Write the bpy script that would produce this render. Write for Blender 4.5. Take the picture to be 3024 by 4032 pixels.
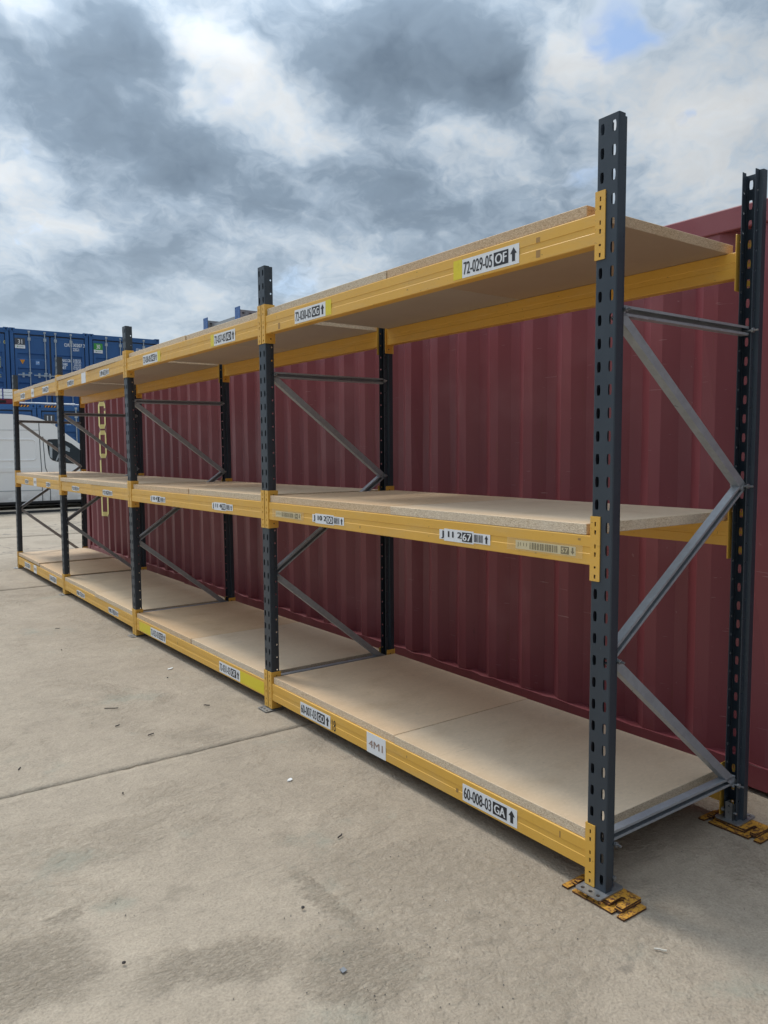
import bpy, bmesh, math, random
from mathutils import Vector, Matrix
from mathutils.geometry import tessellate_polygon
random.seed(7)
for o in list(bpy.data.objects): bpy.data.objects.remove(o, do_unlink=True)
S = bpy.context.scene
COL = S.collection

# ------------------------------------------------------------------ camera
CAM = Vector((-2.0723, -1.5888, 1.5241))
YAW, PITCH, ROLL = 0.6290, -0.0783, -0.0065
fw = Vector((math.sin(YAW)*math.cos(PITCH), math.cos(YAW)*math.cos(PITCH), math.sin(PITCH)))
rt = Vector((math.cos(YAW), -math.sin(YAW), 0)); up = rt.cross(fw)
rr = rt*math.cos(ROLL)+up*math.sin(ROLL); uu = -rt*math.sin(ROLL)+up*math.cos(ROLL)
cd = bpy.data.cameras.new('camera'); cam = bpy.data.objects.new('camera', cd); COL.objects.link(cam)
M = Matrix((rr, uu, -fw)).transposed().to_4x4(); M.translation = CAM
cam.matrix_world = M
cd.sensor_fit = 'HORIZONTAL'; cd.sensor_width = 36; cd.lens = 36*3045.0/3024
cd.clip_start = 0.05; cd.clip_end = 2000
S.camera = cam
S.render.resolution_x = 768; S.render.resolution_y = 1024

# ------------------------------------------------------------------ node helper
class G:
    def __init__(s, nt): s.nt = nt; s.n = nt.nodes; s.l = nt.links
    def new(s, t, **k):
        n = s.n.new(t)
        for a, b in k.items(): setattr(n, a, b)
        return n
    def put(s, sock, val):
        if hasattr(val, 'is_output') or isinstance(val, bpy.types.NodeSocket): s.l.new(val, sock)
        else:
            try: sock.default_value = val
            except Exception: sock.default_value = (*val, 1) if len(val) == 3 else val
    def m(s, op, a, b=0.0, c=0.0, clamp=False):
        n = s.new('ShaderNodeMath', operation=op, use_clamp=clamp)
        for i, x in enumerate((a, b, c)): s.put(n.inputs[i], x)
        return n.outputs[0]
    def v(s, op, a, b=(0, 0, 0), sc=None):
        n = s.new('ShaderNodeVectorMath', operation=op)
        s.put(n.inputs[0], a); s.put(n.inputs[1], b)
        if sc is not None: s.put(n.inputs['Scale'], sc)
        return n.outputs['Value'] if op in ('LENGTH', 'DISTANCE', 'DOT_PRODUCT') else n.outputs['Vector']
    def mix(s, f, a, b, blend='MIX'):
        n = s.new('ShaderNodeMix', data_type='RGBA', blend_type=blend)
        s.put(n.inputs['Factor'], f); s.put(n.inputs[6], a); s.put(n.inputs[7], b)
        return n.outputs[2]
    def noise(s, vec, scale, detail=3.0, rough=0.55, dist=0.0, out='Fac'):
        n = s.new('ShaderNodeTexNoise')
        s.put(n.inputs['Vector'], vec); n.inputs['Scale'].default_value = scale
        n.inputs['Detail'].default_value = detail; n.inputs['Roughness'].default_value = rough
        n.inputs['Distortion'].default_value = dist
        return n.outputs[out]
    def vor(s, vec, scale, feature='F1', out='Distance', rnd=1.0):
        n = s.new('ShaderNodeTexVoronoi', feature=feature)
        s.put(n.inputs['Vector'], vec); n.inputs['Scale'].default_value = scale
        n.inputs['Randomness'].default_value = rnd
        return n.outputs[out]
    def ramp(s, f, stops, interp='LINEAR'):
        n = s.new('ShaderNodeValToRGB'); s.put(n.inputs[0], f)
        cr = n.color_ramp; cr.interpolation = interp
        while len(cr.elements) < len(stops): cr.elements.new(0.5)
        for e, (p, c) in zip(cr.elements, stops):
            e.position = p
            e.color = (c, c, c, 1) if isinstance(c, (int, float)) else (*c, 1)
        return n.outputs[0]
    def step(s, x, a, b):
        n = s.new('ShaderNodeMapRange', interpolation_type='SMOOTHSTEP')
        s.put(n.inputs[0], x); n.inputs[1].default_value = a; n.inputs[2].default_value = b
        return n.outputs[0]
    def sep(s, v):
        n = s.new('ShaderNodeSeparateXYZ'); s.put(n.inputs[0], v); return n.outputs
    def comb(s, x, y, z):
        n = s.new('ShaderNodeCombineXYZ')
        for i, q in enumerate((x, y, z)): s.put(n.inputs[i], q)
        return n.outputs[0]
    def bump(s, h, strength=0.3, dist=0.01):
        n = s.new('ShaderNodeBump'); n.inputs['Strength'].default_value = strength
        n.inputs['Distance'].default_value = dist; s.put(n.inputs['Height'], h)
        return n.outputs[0]

# ------------------------------------------------------------------ world: broken cloud over a blue sky
SUN_EL, SUN_AZ = math.radians(58), math.radians(-8)      # azimuth from +Y towards +X
W = bpy.data.worlds.new('World'); S.world = W; W.use_nodes = True
g = G(W.node_tree); g.n.clear()
wo = g.new('ShaderNodeOutputWorld'); bg = g.new('ShaderNodeBackground')
SKYSTR = 0.1; CLOUD = 0.72
bg.inputs['Strength'].default_value = SKYSTR; g.l.new(bg.outputs[0], wo.inputs[0])
sky = g.new('ShaderNodeTexSky', sky_type='NISHITA'); sky.sun_disc = False
sky.sun_elevation = SUN_EL; sky.sun_rotation = SUN_AZ; sky.altitude = 50; sky.air_density = 1.0; sky.dust_density = 0.5; sky.ozone_density = 1.5
tc = g.new('ShaderNodeTexCoord'); d = g.v('NORMALIZE', tc.outputs['Generated'])
sx, sy, sz = g.sep(d)
zz = g.m('ADD', g.m('MAXIMUM', sz, 0.0), 0.45)
p = g.comb(g.m('DIVIDE', sx, zz), g.m('DIVIDE', sy, zz), 0.0)
wv = g.v('SUBTRACT', g.noise(p, 9.0, 3, 0.60, out='Color'), (0.5, 0.5, 0.5))
pw = g.v('ADD', p, g.v('SCALE', wv, sc=0.13))
base = g.noise(pw, 5.5, 4, 0.58)
fine = g.noise(pw, 26.0, 5, 0.64)
def total(lst):
    t = 0.0
    for (w, cx, cy, rx, ry) in lst:
        n = g.new('ShaderNodeVectorMath', operation='MULTIPLY_ADD'); g.put(n.inputs[0], pw)
        n.inputs[1].default_value = (1/rx, 1/ry, 0); n.inputs[2].default_value = (-cx/rx, -cy/ry, 0)
        e = g.m('POWER', 0.36788, g.v('DOT_PRODUCT', n.outputs[0], n.outputs[0]))
        t = g.m('MULTIPLY_ADD', e, w, t)
    return t
# cloud masses of the photographed sky (minus = thin, bright cloud), laid out on the cloud deck
form = total([(.52, 0.29, 1.08, 0.095, 0.115), (.40, 0.44, 1.11, 0.09, 0.085), (.34, 0.31, 0.95, 0.05, 0.05), (.55, 0.62, 0.81, 0.095, 0.085),
              (.52, 0.745, 0.755, 0.065, 0.06), (.22, 0.60, 1.11, 0.10, 0.10), (.22, 0.77, 1.02, 0.12, 0.10), (.24, 0.46, 1.37, 0.12, 0.10), (.14, 0.93, 0.87, 0.12, 0.09), (.2, 0.31, 1.52, 0.10, 0.08),
              (-.50, 0.445, 0.965, 0.055, 0.06), (-.40, 0.40, 0.92, 0.05, 0.04), (-.38, 0.805, 0.665, 0.06, 0.06), (-.28, 1.00, 0.62, 0.16, 0.13), (-.34, 0.37, 1.325, 0.055, 0.04), (-.30, 0.25, 1.25, 0.05, 0.04),
              (-.34, 0.60, 1.42, 0.07, 0.06), (-.30, 0.735, 0.85, 0.08, 0.03), (-.26, 0.56, 0.955, 0.07, 0.04), (-.40, 0.215, 0.975, 0.035, 0.03)])
T = g.m('ADD', g.m('MULTIPLY_ADD', base, 1.35, -0.28), form)
T = g.m('ADD', T, g.m('MULTIPLY_ADD', fine, 0.75, -0.375))
T = g.m('MULTIPLY_ADD', T, 0.74, 0.12)
cl = g.ramp(T, [(0.0, (0.84, 0.87, 0.89)), (0.18, (0.75, 0.80, 0.845)), (0.33, (0.58, 0.67, 0.765)), (0.48, (0.395, 0.49, 0.60)), (0.64, (0.265, 0.345, 0.44)), (1.0, (0.16, 0.215, 0.285))])
cl = g.v('SCALE', cl, sc=g.m('MULTIPLY_ADD', fine, 0.42, 0.79))
cl = g.mix(g.m('MULTIPLY', g.step(sz, 0.30, 0.03), 0.55), cl, (0.60, 0.70, 0.78, 1))
gap = total([(1.1, 0.797, 0.612, 0.042, 0.034), (0.50, 0.74, 1.29, 0.06, 0.06), (0.45, 0.455, 0.985, 0.02, 0.02), (0.40, 0.95, 0.80, 0.04, 0.03)])
gapm = g.m('ADD', g.step(base, 0.33, 0.22), g.step(g.m('ADD', gap, g.m('MULTIPLY_ADD', fine, -0.9, 0.45)), 0.10, 1.05), clamp=True)
# an overcast deck is brighter overhead and towards the veiled sun than at the horizon behind us
lum = g.m('MULTIPLY_ADD', g.m('MAXIMUM', g.m('SUBTRACT', sz, 0.42), 0.0), 4.4, 0.80)
sundir = (math.sin(SUN_AZ)*math.cos(SUN_EL), math.cos(SUN_AZ)*math.cos(SUN_EL), math.sin(SUN_EL))
aur = g.m('POWER', g.m('MAXIMUM', g.v('DOT_PRODUCT', d, sundir), 0.0), 6.0)
lum = g.m('MULTIPLY_ADD', aur, 0.7, lum)
sunside = g.v('DOT_PRODUCT', d, (math.sin(SUN_AZ), math.cos(SUN_AZ), 0.0))
lum = g.m('MULTIPLY', lum, g.m('MULTIPLY_ADD', sunside, 0.34, 0.84))
cl = g.v('SCALE', cl, sc=g.m('MULTIPLY', lum, 1.0/SKYSTR*CLOUD))
g.l.new(g.mix(g.m('MULTIPLY', gapm, 0.85), cl, g.v('SCALE', sky.outputs[0], sc=1.25)), bg.inputs['Color'])
W.cycles.sampling_method = 'MANUAL'; W.cycles.sample_map_resolution = 256

# ------------------------------------------------------------------ sun (veiled by cloud, high beyond the far end of the rack)
sd = bpy.data.lights.new('sun', 'SUN'); sun = bpy.data.objects.new('sun', sd); COL.objects.link(sun)
sd.energy = 1.5; sd.angle = math.radians(14); sd.color = (1.0, 0.95, 0.88)
sv = Vector((math.sin(SUN_AZ)*math.cos(SUN_EL), math.cos(SUN_AZ)*math.cos(SUN_EL), math.sin(SUN_EL)))
sun.rotation_euler = sv.to_track_quat('Z', 'Y').to_euler(); sun.location = sv*30

# ------------------------------------------------------------------ exposure
S.view_settings.view_transform = 'Standard'; S.view_settings.look = 'None'
S.view_settings.exposure = 0.52; S.view_settings.gamma = 1.0; S.view_settings.use_curve_mapping = False
S.render.engine = 'CYCLES'
S.cycles.max_bounces = 6; S.cycles.diffuse_bounces = 4; S.cycles.glossy_bounces = 3; S.cycles.transparent_max_bounces = 12

# ================================================================== materials
def mat(name, fn, **k):
    m = bpy.data.materials.new(name); m.use_nodes = True
    g = G(m.node_tree); b = g.n['Principled BSDF']
    fn(g, b, **k); return m
def opos(g):
    tc = g.new('ShaderNodeTexCoord'); oi = g.new('ShaderNodeObjectInfo')
    return g.v('ADD', tc.outputs['Object'], g.v('SCALE', (17.0, 9.0, 5.0), sc=oi.outputs['Random']))
def wpos(g): return g.new('ShaderNodeNewGeometry').outputs['Position']

def plain(g, b, col, rough=0.5, metal=0.0, var=0.15, scale=20.0, bump=0.0):
    P = opos(g); n = g.noise(P, scale, 4, 0.6)
    f = g.ramp(n, [(0.3, 1-var), (0.7, 1+var*0.4)])
    g.l.new(g.mix(1.0, (*col, 1), f, 'MULTIPLY'), b.inputs['Base Color'])
    b.inputs['Roughness'].default_value = rough; b.inputs['Metallic'].default_value = metal
    if bump: g.l.new(g.bump(n, bump, 0.002), b.inputs['Normal'])

def yellow_paint(g, b):
    P = wpos(g)
    n = g.noise(P, 3.0, 4, 0.6); c = g.mix(n, (0.66, 0.355, 0.048, 1), (0.75, 0.43, 0.075, 1))
    grime = g.step(g.noise(g.v('MULTIPLY', P, (6, 4, 14)), 3.0, 6, 0.7), 0.58, 0.80)
    c = g.mix(g.m('MULTIPLY', grime, 0.35), c, (0.20, 0.11, 0.03, 1))
    sc = g.step(g.noise(g.v('MULTIPLY', P, (30, 30, 8)), 3.0, 3, 0.5), 0.70, 0.76)
    msk = g.step(g.noise(P, 2.1, 2, 0.5), 0.5, 0.62)
    c = g.mix(g.m('MULTIPLY', g.m('MULTIPLY', sc, msk), 0.7), c, (0.10, 0.06, 0.03, 1))
    chipm = g.step(g.noise(g.v('MULTIPLY', P, (50, 22, 50)), 2.0, 3, 0.6), 0.70, 0.73)
    c = g.mix(g.m('MULTIPLY', chipm, 0.75), c, (0.085, 0.055, 0.035, 1))
    dust = g.step(g.noise(g.v('MULTIPLY', P, (3, 1.2, 5)), 3.0, 5, 0.65), 0.45, 0.72)
    c = g.mix(g.m('MULTIPLY', dust, 0.22), c, (0.55, 0.40, 0.20, 1))
    g.l.new(c, b.inputs['Base Color'])
    g.l.new(g.ramp(g.noise(P, 25, 3), [(0.3, 0.38), (0.7, 0.55)]), b.inputs['Roughness'])
    g.l.new(g.bump(g.noise(P, 60, 3), 0.06, 0.003), b.inputs['Normal'])

def upright_paint(g, b):
    P = wpos(g)
    n = g.noise(g.v('MULTIPLY', P, (1, 1, 0.5)), 6.0, 5, 0.65)
    c = g.mix(n, (0.016, 0.025, 0.036, 1), (0.038, 0.052, 0.068, 1))
    s1 = g.step(g.noise(g.v('MULTIPLY', P, (60, 60, 12)), 2.0, 4, 0.6), 0.66, 0.80)
    m1 = g.step(g.noise(P, 4.0, 3, 0.6), 0.50, 0.68)
    c = g.mix(g.m('MULTIPLY', g.m('MULTIPLY', s1, m1), 0.6), c, (0.19, 0.21, 0.22, 1))
    g.l.new(c, b.inputs['Base Color'])
    g.l.new(g.ramp(n, [(0.3, 0.32), (0.7, 0.52)]), b.inputs['Roughness'])
    g.l.new(g.bump(g.noise(P, 45, 3), 0.05, 0.003), b.inputs['Normal'])

def galv(g, b, lo=0.24, hi=0.42, metal=0.75, rough=0.42, cool=1.03):
    P = wpos(g); v = g.vor(P, 55, out='Color'); n = g.noise(P, 9, 4, 0.6)
    f = g.m('ADD', g.m('MULTIPLY', g.sep(v)[0], 0.35), g.m('MULTIPLY', n, 0.65))
    g.l.new(g.mix(f, (lo, lo*cool, lo*cool*cool, 1), (hi, hi*cool, hi*cool*cool, 1)), b.inputs['Base Color'])
    b.inputs['Metallic'].default_value = metal
    g.l.new(g.ramp(n, [(0.3, rough-0.08), (0.7, rough+0.12)]), b.inputs['Roughness'])

def chipboard(g, b):
    P = opos(g); geo = g.new('ShaderNodeNewGeometry'); oi = g.new('ShaderNodeObjectInfo')
    nz = g.m('ABSOLUTE', g.sep(geo.outputs['Normal'])[2]); top = g.step(nz, 0.55, 0.8)
    # faces: pressed smooth board, faint flow marks and stains
    n1 = g.noise(g.v('MULTIPLY', P, (1.0, 3.0, 1)), 1.6, 5, 0.6, 0.4)
    n2 = g.noise(P, 45, 5, 0.7); n3 = g.noise(P, 3.5, 4, 0.6)
    cf = g.mix(n1, (0.57, 0.44, 0.295, 1), (0.73, 0.585, 0.42, 1))
    cf = g.mix(g.m('MULTIPLY', g.step(n3, 0.50, 0.72), 0.35), cf, (0.48, 0.33, 0.19, 1))
    cf = g.mix(g.m('MULTIPLY', g.step(n2, 0.56, 0.75), 0.22), cf, (0.22, 0.17, 0.12, 1))
    smear = g.step(g.noise(g.v('MULTIPLY', P, (1.2, 5.0, 1)), 2.2, 5, 0.65), 0.60, 0.78)
    cf = g.mix(g.m('MULTIPLY', smear, 0.28), cf, (0.25, 0.21, 0.17, 1))
    fk = g.sep(g.vor(g.v('MULTIPLY', P, (1, 1.6, 1)), 70, out='Color'))[0]
    cf = g.mix(0.20, cf, g.mix(1.0, cf, g.ramp(fk, [(0.0, 0.82), (0.75, 1.0), (0.9, 1.14)]), 'MULTIPLY'))
    scf = g.step(g.noise(g.v('MULTIPLY', P, (2.0, 40, 1)), 1.5, 3, 0.6), 0.66, 0.74)
    cf = g.mix(g.m('MULTIPLY', g.m('MULTIPLY', scf, g.step(n3, 0.42, 0.60)), 0.30), cf, (0.20, 0.155, 0.11, 1))
    lx = g.sep(g.new('ShaderNodeTexCoord').outputs['Object'])[0]
    edge = g.step(g.m('MULTIPLY_ADD', n3, 0.22, lx), 0.26, 0.12)
    cf = g.mix(g.m('MULTIPLY', edge, 0.38), cf, (0.56, 0.37, 0.19, 1))
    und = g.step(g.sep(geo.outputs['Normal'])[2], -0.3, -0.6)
    cf = g.mix(g.m('MULTIPLY', und, 0.75), cf, (0.40, 0.345, 0.300, 1))  # underside painted greyer, in place of the duller light below the shelf
    # edges: coarse flakes
    q = g.v('MULTIPLY', P, (1.0, 1.0, 3.0))
    q = g.v('ADD', q, g.v('SCALE', g.v('SUBTRACT', g.noise(P, 60, 2, out='Color'), (0.5, 0.5, 0.5)), sc=0.02))
    fl = g.sep(g.vor(q, 190, out='Color'))[0]; n4 = g.noise(q, 120, 3, 0.6)
    e = g.m('ADD', g.m('MULTIPLY', fl, 0.55), g.m('MULTIPLY', n4, 0.45))
    ce = g.ramp(e, [(0.12, (0.34, 0.23, 0.14)), (0.34, (0.52, 0.40, 0.27)), (0.55, (0.63, 0.505, 0.36)), (0.85, (0.78, 0.67, 0.50))])
    patch = g.step(g.noise(g.v('MULTIPLY', P, (1, 1, 0.3)), 5.0, 3, 0.6), 0.47, 0.62)
    ce = g.mix(g.m('MULTIPLY', patch, 0.5), ce, g.mix(0.5, ce, (0.62, 0.53, 0.43, 1)))
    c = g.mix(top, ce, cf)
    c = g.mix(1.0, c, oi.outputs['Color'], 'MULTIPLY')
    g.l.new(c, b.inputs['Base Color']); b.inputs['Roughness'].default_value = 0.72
    h = g.m('ADD', g.m('MULTIPLY', e, g.m('SUBTRACT', 1.0, top)), g.m('MULTIPLY', n2, g.m('MULTIPLY', top, 0.10)))
    g.l.new(g.bump(h, 0.5, 0.004), b.inputs['Normal'])

def maroon(g, b):
    P = wpos(g)
    n = g.noise(g.v('MULTIPLY', P, (1, 1, 0.25)), 3.0, 5, 0.6)
    c = g.mix(n, (0.175, 0.031, 0.041, 1), (0.240, 0.050, 0.062, 1))
    chalk = g.noise(g.v('MULTIPLY', P, (1, 1, 0.5)), 1.2, 4, 0.6)
    c = g.mix(g.m('MULTIPLY', chalk, 0.22), c, (0.20, 0.085, 0.092, 1))
    z = g.sep(P)[2]
    st = g.step(g.noise(g.v('MULTIPLY', P, (9, 9, 1.3)), 2.4, 5, 0.7), 0.63, 0.74)
    lowm = g.step(g.m('ADD', z, g.m('MULTIPLY', g.noise(P, 3.0, 3), 0.5)), 1.25, 0.45)
    c = g.mix(g.m('MULTIPLY', g.m('MULTIPLY', st, lowm), 0.75), c, (0.045, 0.022, 0.018, 1))
    sp = g.step(g.noise(P, 38, 2, 0.5), 0.76, 0.80)
    c = g.mix(g.m('MULTIPLY', sp, 0.35), c, (0.40, 0.26, 0.25, 1))
    fade = g.step(g.noise(g.v('ADD', P, (40, 3, 9)), 0.9, 4, 0.65), 0.50, 0.66)
    c = g.mix(g.m('MULTIPLY', fade, 0.30), c, (0.30, 0.12, 0.13, 1))
    run = g.step(g.noise(g.v('MULTIPLY', g.v('ADD', P, (2, 0, 0)), (14, 14, 0.7)), 2.0, 4, 0.65), 0.64, 0.72)
    c = g.mix(g.m('MULTIPLY', run, 0.40), c, (0.16, 0.055, 0.025, 1))
    scr = g.step(g.noise(g.v('MULTIPLY', P, (9, 2.2, 60)), 2.0, 2, 0.5), 0.735, 0.76)
    c = g.mix(g.m('MULTIPLY', scr, 0.45), c, (0.42, 0.30, 0.29, 1))
    g.l.new(c, b.inputs['Base Color'])
    g.l.new(g.ramp(n, [(0.3, 0.36), (0.7, 0.52)]), b.inputs['Roughness'])
    g.l.new(g.bump(g.noise(P, 7, 3, 0.6), 0.12, 0.01), b.inputs['Normal'])

def container_blue(g, b):
    P = wpos(g); n = g.noise(g.v('MULTIPLY', P, (1, 1, 0.4)), 2.0, 5, 0.6)
    c = g.mix(n, (0.017, 0.080, 0.220, 1), (0.032, 0.120, 0.300, 1))
    sp = g.step(g.noise(P, 11, 4, 0.7), 0.66, 0.75)
    c = g.mix(g.m('MULTIPLY', sp, 0.3), c, (0.10, 0.09, 0.09, 1))
    g.l.new(c, b.inputs['Base Color']); b.inputs['Roughness'].default_value = 0.5

def concrete(g, b):
    P = wpos(g); x, y, z = g.sep(P)
    n0 = g.noise(P, 0.55, 3, 0.6)
    n1 = g.noise(P, 3.1, 9, 0.70, 0.25)               # blotches down to grit size
    n2 = g.noise(P, 30, 6, 0.72)
    c = g.mix(g.ramp(n0, [(0.3, 0.0), (0.7, 1.0)]), (0.318, 0.260, 0.192, 1), (0.375, 0.310, 0.233, 1))
    f1 = g.ramp(n1, [(0.28, 0.80), (0.40, 0.95), (0.55, 1.01), (0.70, 1.10)])
    c = g.mix(1.0, c, f1, 'MULTIPLY')
    f2 = g.ramp(n2, [(0.28, 0.76), (0.42, 0.96), (0.58, 1.02), (0.75, 1.14)])
    c = g.mix(0.8, c, g.mix(1.0, c, f2, 'MULTIPLY'))
    n4 = g.noise(g.v('ADD', P, (7, 19, 0)), 9.5, 5, 0.66, 0.5)
    c = g.mix(1.0, c, g.ramp(n4, [(0.30, 0.88), (0.43, 0.98), (0.56, 1.02), (0.70, 1.09)]), 'MULTIPLY')
    n5 = g.noise(P, 120, 2, 0.6)
    c = g.mix(1.0, c, g.ramp(n5, [(0.30, 0.84), (0.50, 1.0), (0.70, 1.10)]), 'MULTIPLY')
    # broom drag lines, running across the bays
    br = g.noise(g.v('MULTIPLY', P, (2.2, 46, 1)), 1.3, 3, 0.6)
    bm = g.step(g.noise(g.v('ADD', P, (5, 2, 0)), 0.8, 3, 0.6), 0.50, 0.64)
    c = g.mix(g.m('MULTIPLY', g.m('MULTIPLY', g.step(br, 0.54, 0.70), bm), 0.32), c, (0.17, 0.15, 0.12, 1))
    # stains and dirt drifts that lie at their own places on the slab
    wob = g.v('ADD', P, g.v('SCALE', g.v('SUBTRACT', g.noise(P, 7.0, 3, 0.6, out='Color'), (0.5, 0.5, 0.5)), sc=0.22))
    def spots(lst):
        t = 0.0
        for (w, cx, cy, rx, ry) in lst:
            q = g.new('ShaderNodeVectorMath', operation='MULTIPLY_ADD'); g.put(q.inputs[0], wob)
            q.inputs[1].default_value = (1/rx, 1/ry, 0); q.inputs[2].default_value = (-cx/rx, -cy/ry, 0)
            t = g.m('MULTIPLY_ADD', g.m('POWER', 0.36788, g.v('DOT_PRODUCT', q.outputs[0], q.outputs[0])), w, t)
        return t
    drift = spots([(1, -1.64, .78, .20, .22), (.8, -1.50, 1.04, .06, .05), (1, -.86, .20, .20, .17), (.75, -1.10, .47, .16, .13), (.6, -1.30, .55, .16, .12), (.8, -.76, .62, .05, .22), (.5, -.68, 1.03, .12, .10), (.7, -1.66, 1.23, .08, .06)])
    blot = spots([(1, -1.14, .93, .06, .035), (.8, -.45, 1.90, .05, .04), (.8, -.66, 1.61, .05, .03), (.7, -1.0, 1.64, .05, .03), (.8, -.67, 2.05, .05, .02), (1, -.40, .20, .045, .04), (1, -.46, .09, .05, .03), (.6, -.30, 1.25, .07, .05)])
    alg = spots([(1, -1.40, 1.37, .10, .10), (.8, -1.33, .96, .11, .07), (.6, -1.0, .05, .16, .12)])
    grain = g.noise(g.v('MULTIPLY', P, (1.0, 1.7, 1)), 42, 5, 0.70, 0.5)
    c = g.mix(g.m('MULTIPLY', g.m('MULTIPLY', g.step(drift, 0.30, 0.65), g.step(grain, 0.42, 0.60)), 0.45), c, (0.235, 0.188, 0.130, 1))
    c = g.mix(g.m('MULTIPLY', g.step(blot, 0.35, 0.8), 0.36), c, (0.18, 0.15, 0.11, 1))
    c = g.mix(g.m('MULTIPLY', g.step(alg, 0.25, 0.9), 0.38), c, (0.215, 0.235, 0.185, 1))
    # faint green algae patches and dark oil blots
    gr = g.step(g.noise(g.v('ADD', P, (31, 7, 0)), 1.3, 6, 0.7), 0.57, 0.70)
    c = g.mix(g.m('MULTIPLY', gr, 0.38), c, (0.235, 0.255, 0.205, 1))
    ob = g.step(g.noise(g.v('ADD', P, (3, 57, 0)), 4.2, 6, 0.7), 0.645, 0.72)
    c = g.mix(g.m('MULTIPLY', ob, 0.5), c, (0.14, 0.12, 0.095, 1))
    # loose dirt drifts with trodden relief
    dm = g.step(g.noise(g.v('ADD', P, (11, 23, 0)), 0.9, 7, 0.66, 0.6), 0.50, 0.60)
    dv = g.noise(P, 30, 5, 0.68, 0.4)
    c = g.mix(g.m('MULTIPLY', g.m('MULTIPLY', dm, g.step(dv, 0.40, 0.62)), 0.42), c, (0.225, 0.180, 0.125, 1))
    # cracking on the far yard
    ck = g.step(g.vor(g.v('ADD', P, g.v('SCALE', g.noise(P, 1.5, 4, out='Color'), sc=0.9)), 0.42, 'DISTANCE_TO_EDGE'), 0.012, 0.003)
    far = g.step(y, 9.0, 12.0)
    c = g.mix(g.m('MULTIPLY', g.m('MULTIPLY', ck, far), 0.7), c, (0.11, 0.10, 0.085, 1))
    g.l.new(c, b.inputs['Base Color']); b.inputs['Roughness'].default_value = 0.88
    h = g.m('MULTIPLY_ADD', n1, 0.9, g.m('MULTIPLY_ADD', n2, 0.55, g.m('MULTIPLY', n4, 0.7)))
    h = g.m('ADD', h, g.m('MULTIPLY', g.m('MULTIPLY', dv, dm), 1.0))
    h = g.m('ADD', h, g.m('MULTIPLY', g.m('MULTIPLY', grain, g.step(drift, 0.25, 0.7)), 1.2))
    g.l.new(g.bump(h, 0.8, 0.018), b.inputs['Normal'])

def rusty_yellow(g, b):
    P = wpos(g); n = g.noise(P, 75, 5, 0.7, 0.3); n2 = g.noise(P, 260, 2, 0.7)
    rust = g.mix(n2, (0.045, 0.018, 0.008, 1), (0.17, 0.06, 0.018, 1))
    c = g.mix(g.step(n, 0.46, 0.60), g.mix(n2, (0.40, 0.18, 0.015, 1), (0.58, 0.29, 0.03, 1)), rust)
    g.l.new(c, b.inputs['Base Color']); b.inputs['Roughness'].default_value = 0.75
    g.l.new(g.bump(n2, 0.4, 0.002), b.inputs['Normal'])

def van_paint(g, b):
    P = wpos(g); z = g.sep(P)[2]
    n = g.noise(g.v('MULTIPLY', P, (1, 1, 1.5)), 3.0, 6, 0.7)
    dirt = g.m('MULTIPLY', g.step(g.m('ADD', z, g.m('MULTIPLY', n, 0.5)), 0.95, 0.45), g.step(n, 0.30, 0.62))
    c = g.mix(g.m('MULTIPLY', dirt, 0.65), (0.86, 0.86, 0.85, 1), (0.42, 0.39, 0.36, 1))
    g.l.new(c, b.inputs['Base Color']); b.inputs['Roughness'].default_value = 0.32

def glass_dark(g, b):
    b.inputs['Base Color'].default_value = (0.02, 0.026, 0.03, 1); b.inputs['Roughness'].default_value = 0.06
    b.inputs['Specular IOR Level'].default_value = 0.8

def sleeve(g, b):
    b.inputs['Base Color'].default_value = (0.75, 0.60, 0.32, 1); b.inputs['Roughness'].default_value = 0.25
    b.inputs['Alpha'].default_value = 0.28

def tint_paint(g, b, col, rough=0.55, wear=0.35, wc=(0.2, 0.2, 0.2)):
    P = wpos(g); n = g.noise(P, 30, 5, 0.7)
    g.l.new(g.mix(g.m('MULTIPLY', g.step(n, 0.56, 0.70), wear), (*col, 1), (*wc, 1)), b.inputs['Base Color'])
    b.inputs['Roughness'].default_value = rough

Y = mat('beam_yellow_paint', yellow_paint)
UP = mat('upright_slate_paint', upright_paint)
GV = mat('galvanised_steel', galv)
BR = mat('brace_steel', galv, lo=0.25, hi=0.36, metal=0.2, rough=0.34, cool=1.07)
CB = mat('chipboard', chipboard)
MR = mat('maroon_container_paint', maroon)
BL = mat('blue_container_paint', container_blue)
CON = mat('yard_concrete', concrete)
RY = mat('rusty_yellow_plate', rusty_yellow)
def rust_edge(g, b):
    P = wpos(g); n = g.noise(P, 140, 3, 0.7)
    g.l.new(g.ramp(n, [(0.35, (0.035, 0.014, 0.008)), (0.62, (0.12, 0.045, 0.015)), (0.75, (0.45, 0.22, 0.02))]), b.inputs['Base Color']); b.inputs['Roughness'].default_value = 0.8
RUST = mat('rusty_edge', rust_edge)
VP = mat('white_van_paint', van_paint)
GL = mat('dark_window_glass', glass_dark)
SL = mat('clear_plastic_sleeve', sleeve)
PAPER = mat('label_paper', tint_paint, col=(0.74, 0.75, 0.76), wear=0.12, wc=(0.55, 0.53, 0.5))
CREAM = mat('cream_paper', tint_paint, col=(0.66, 0.60, 0.42), wear=0.25, wc=(0.4, 0.34, 0.22))
INK = mat('black_ink', tint_paint, col=(0.018, 0.018, 0.022), wear=0.15, wc=(0.12, 0.12, 0.12))
BARS = mat('barcode_ink', tint_paint, col=(0.10, 0.10, 0.11), wear=0.2, wc=(0.3, 0.3, 0.3))
FADE = mat('faded_brown_ink', tint_paint, col=(0.30, 0.20, 0.16), wear=0.3, wc=(0.5, 0.45, 0.42))
TAPE = mat('yellow_tape', tint_paint, col=(0.72, 0.58, 0.02), rough=0.4, wear=0.25, wc=(0.45, 0.30, 0.02))
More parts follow.
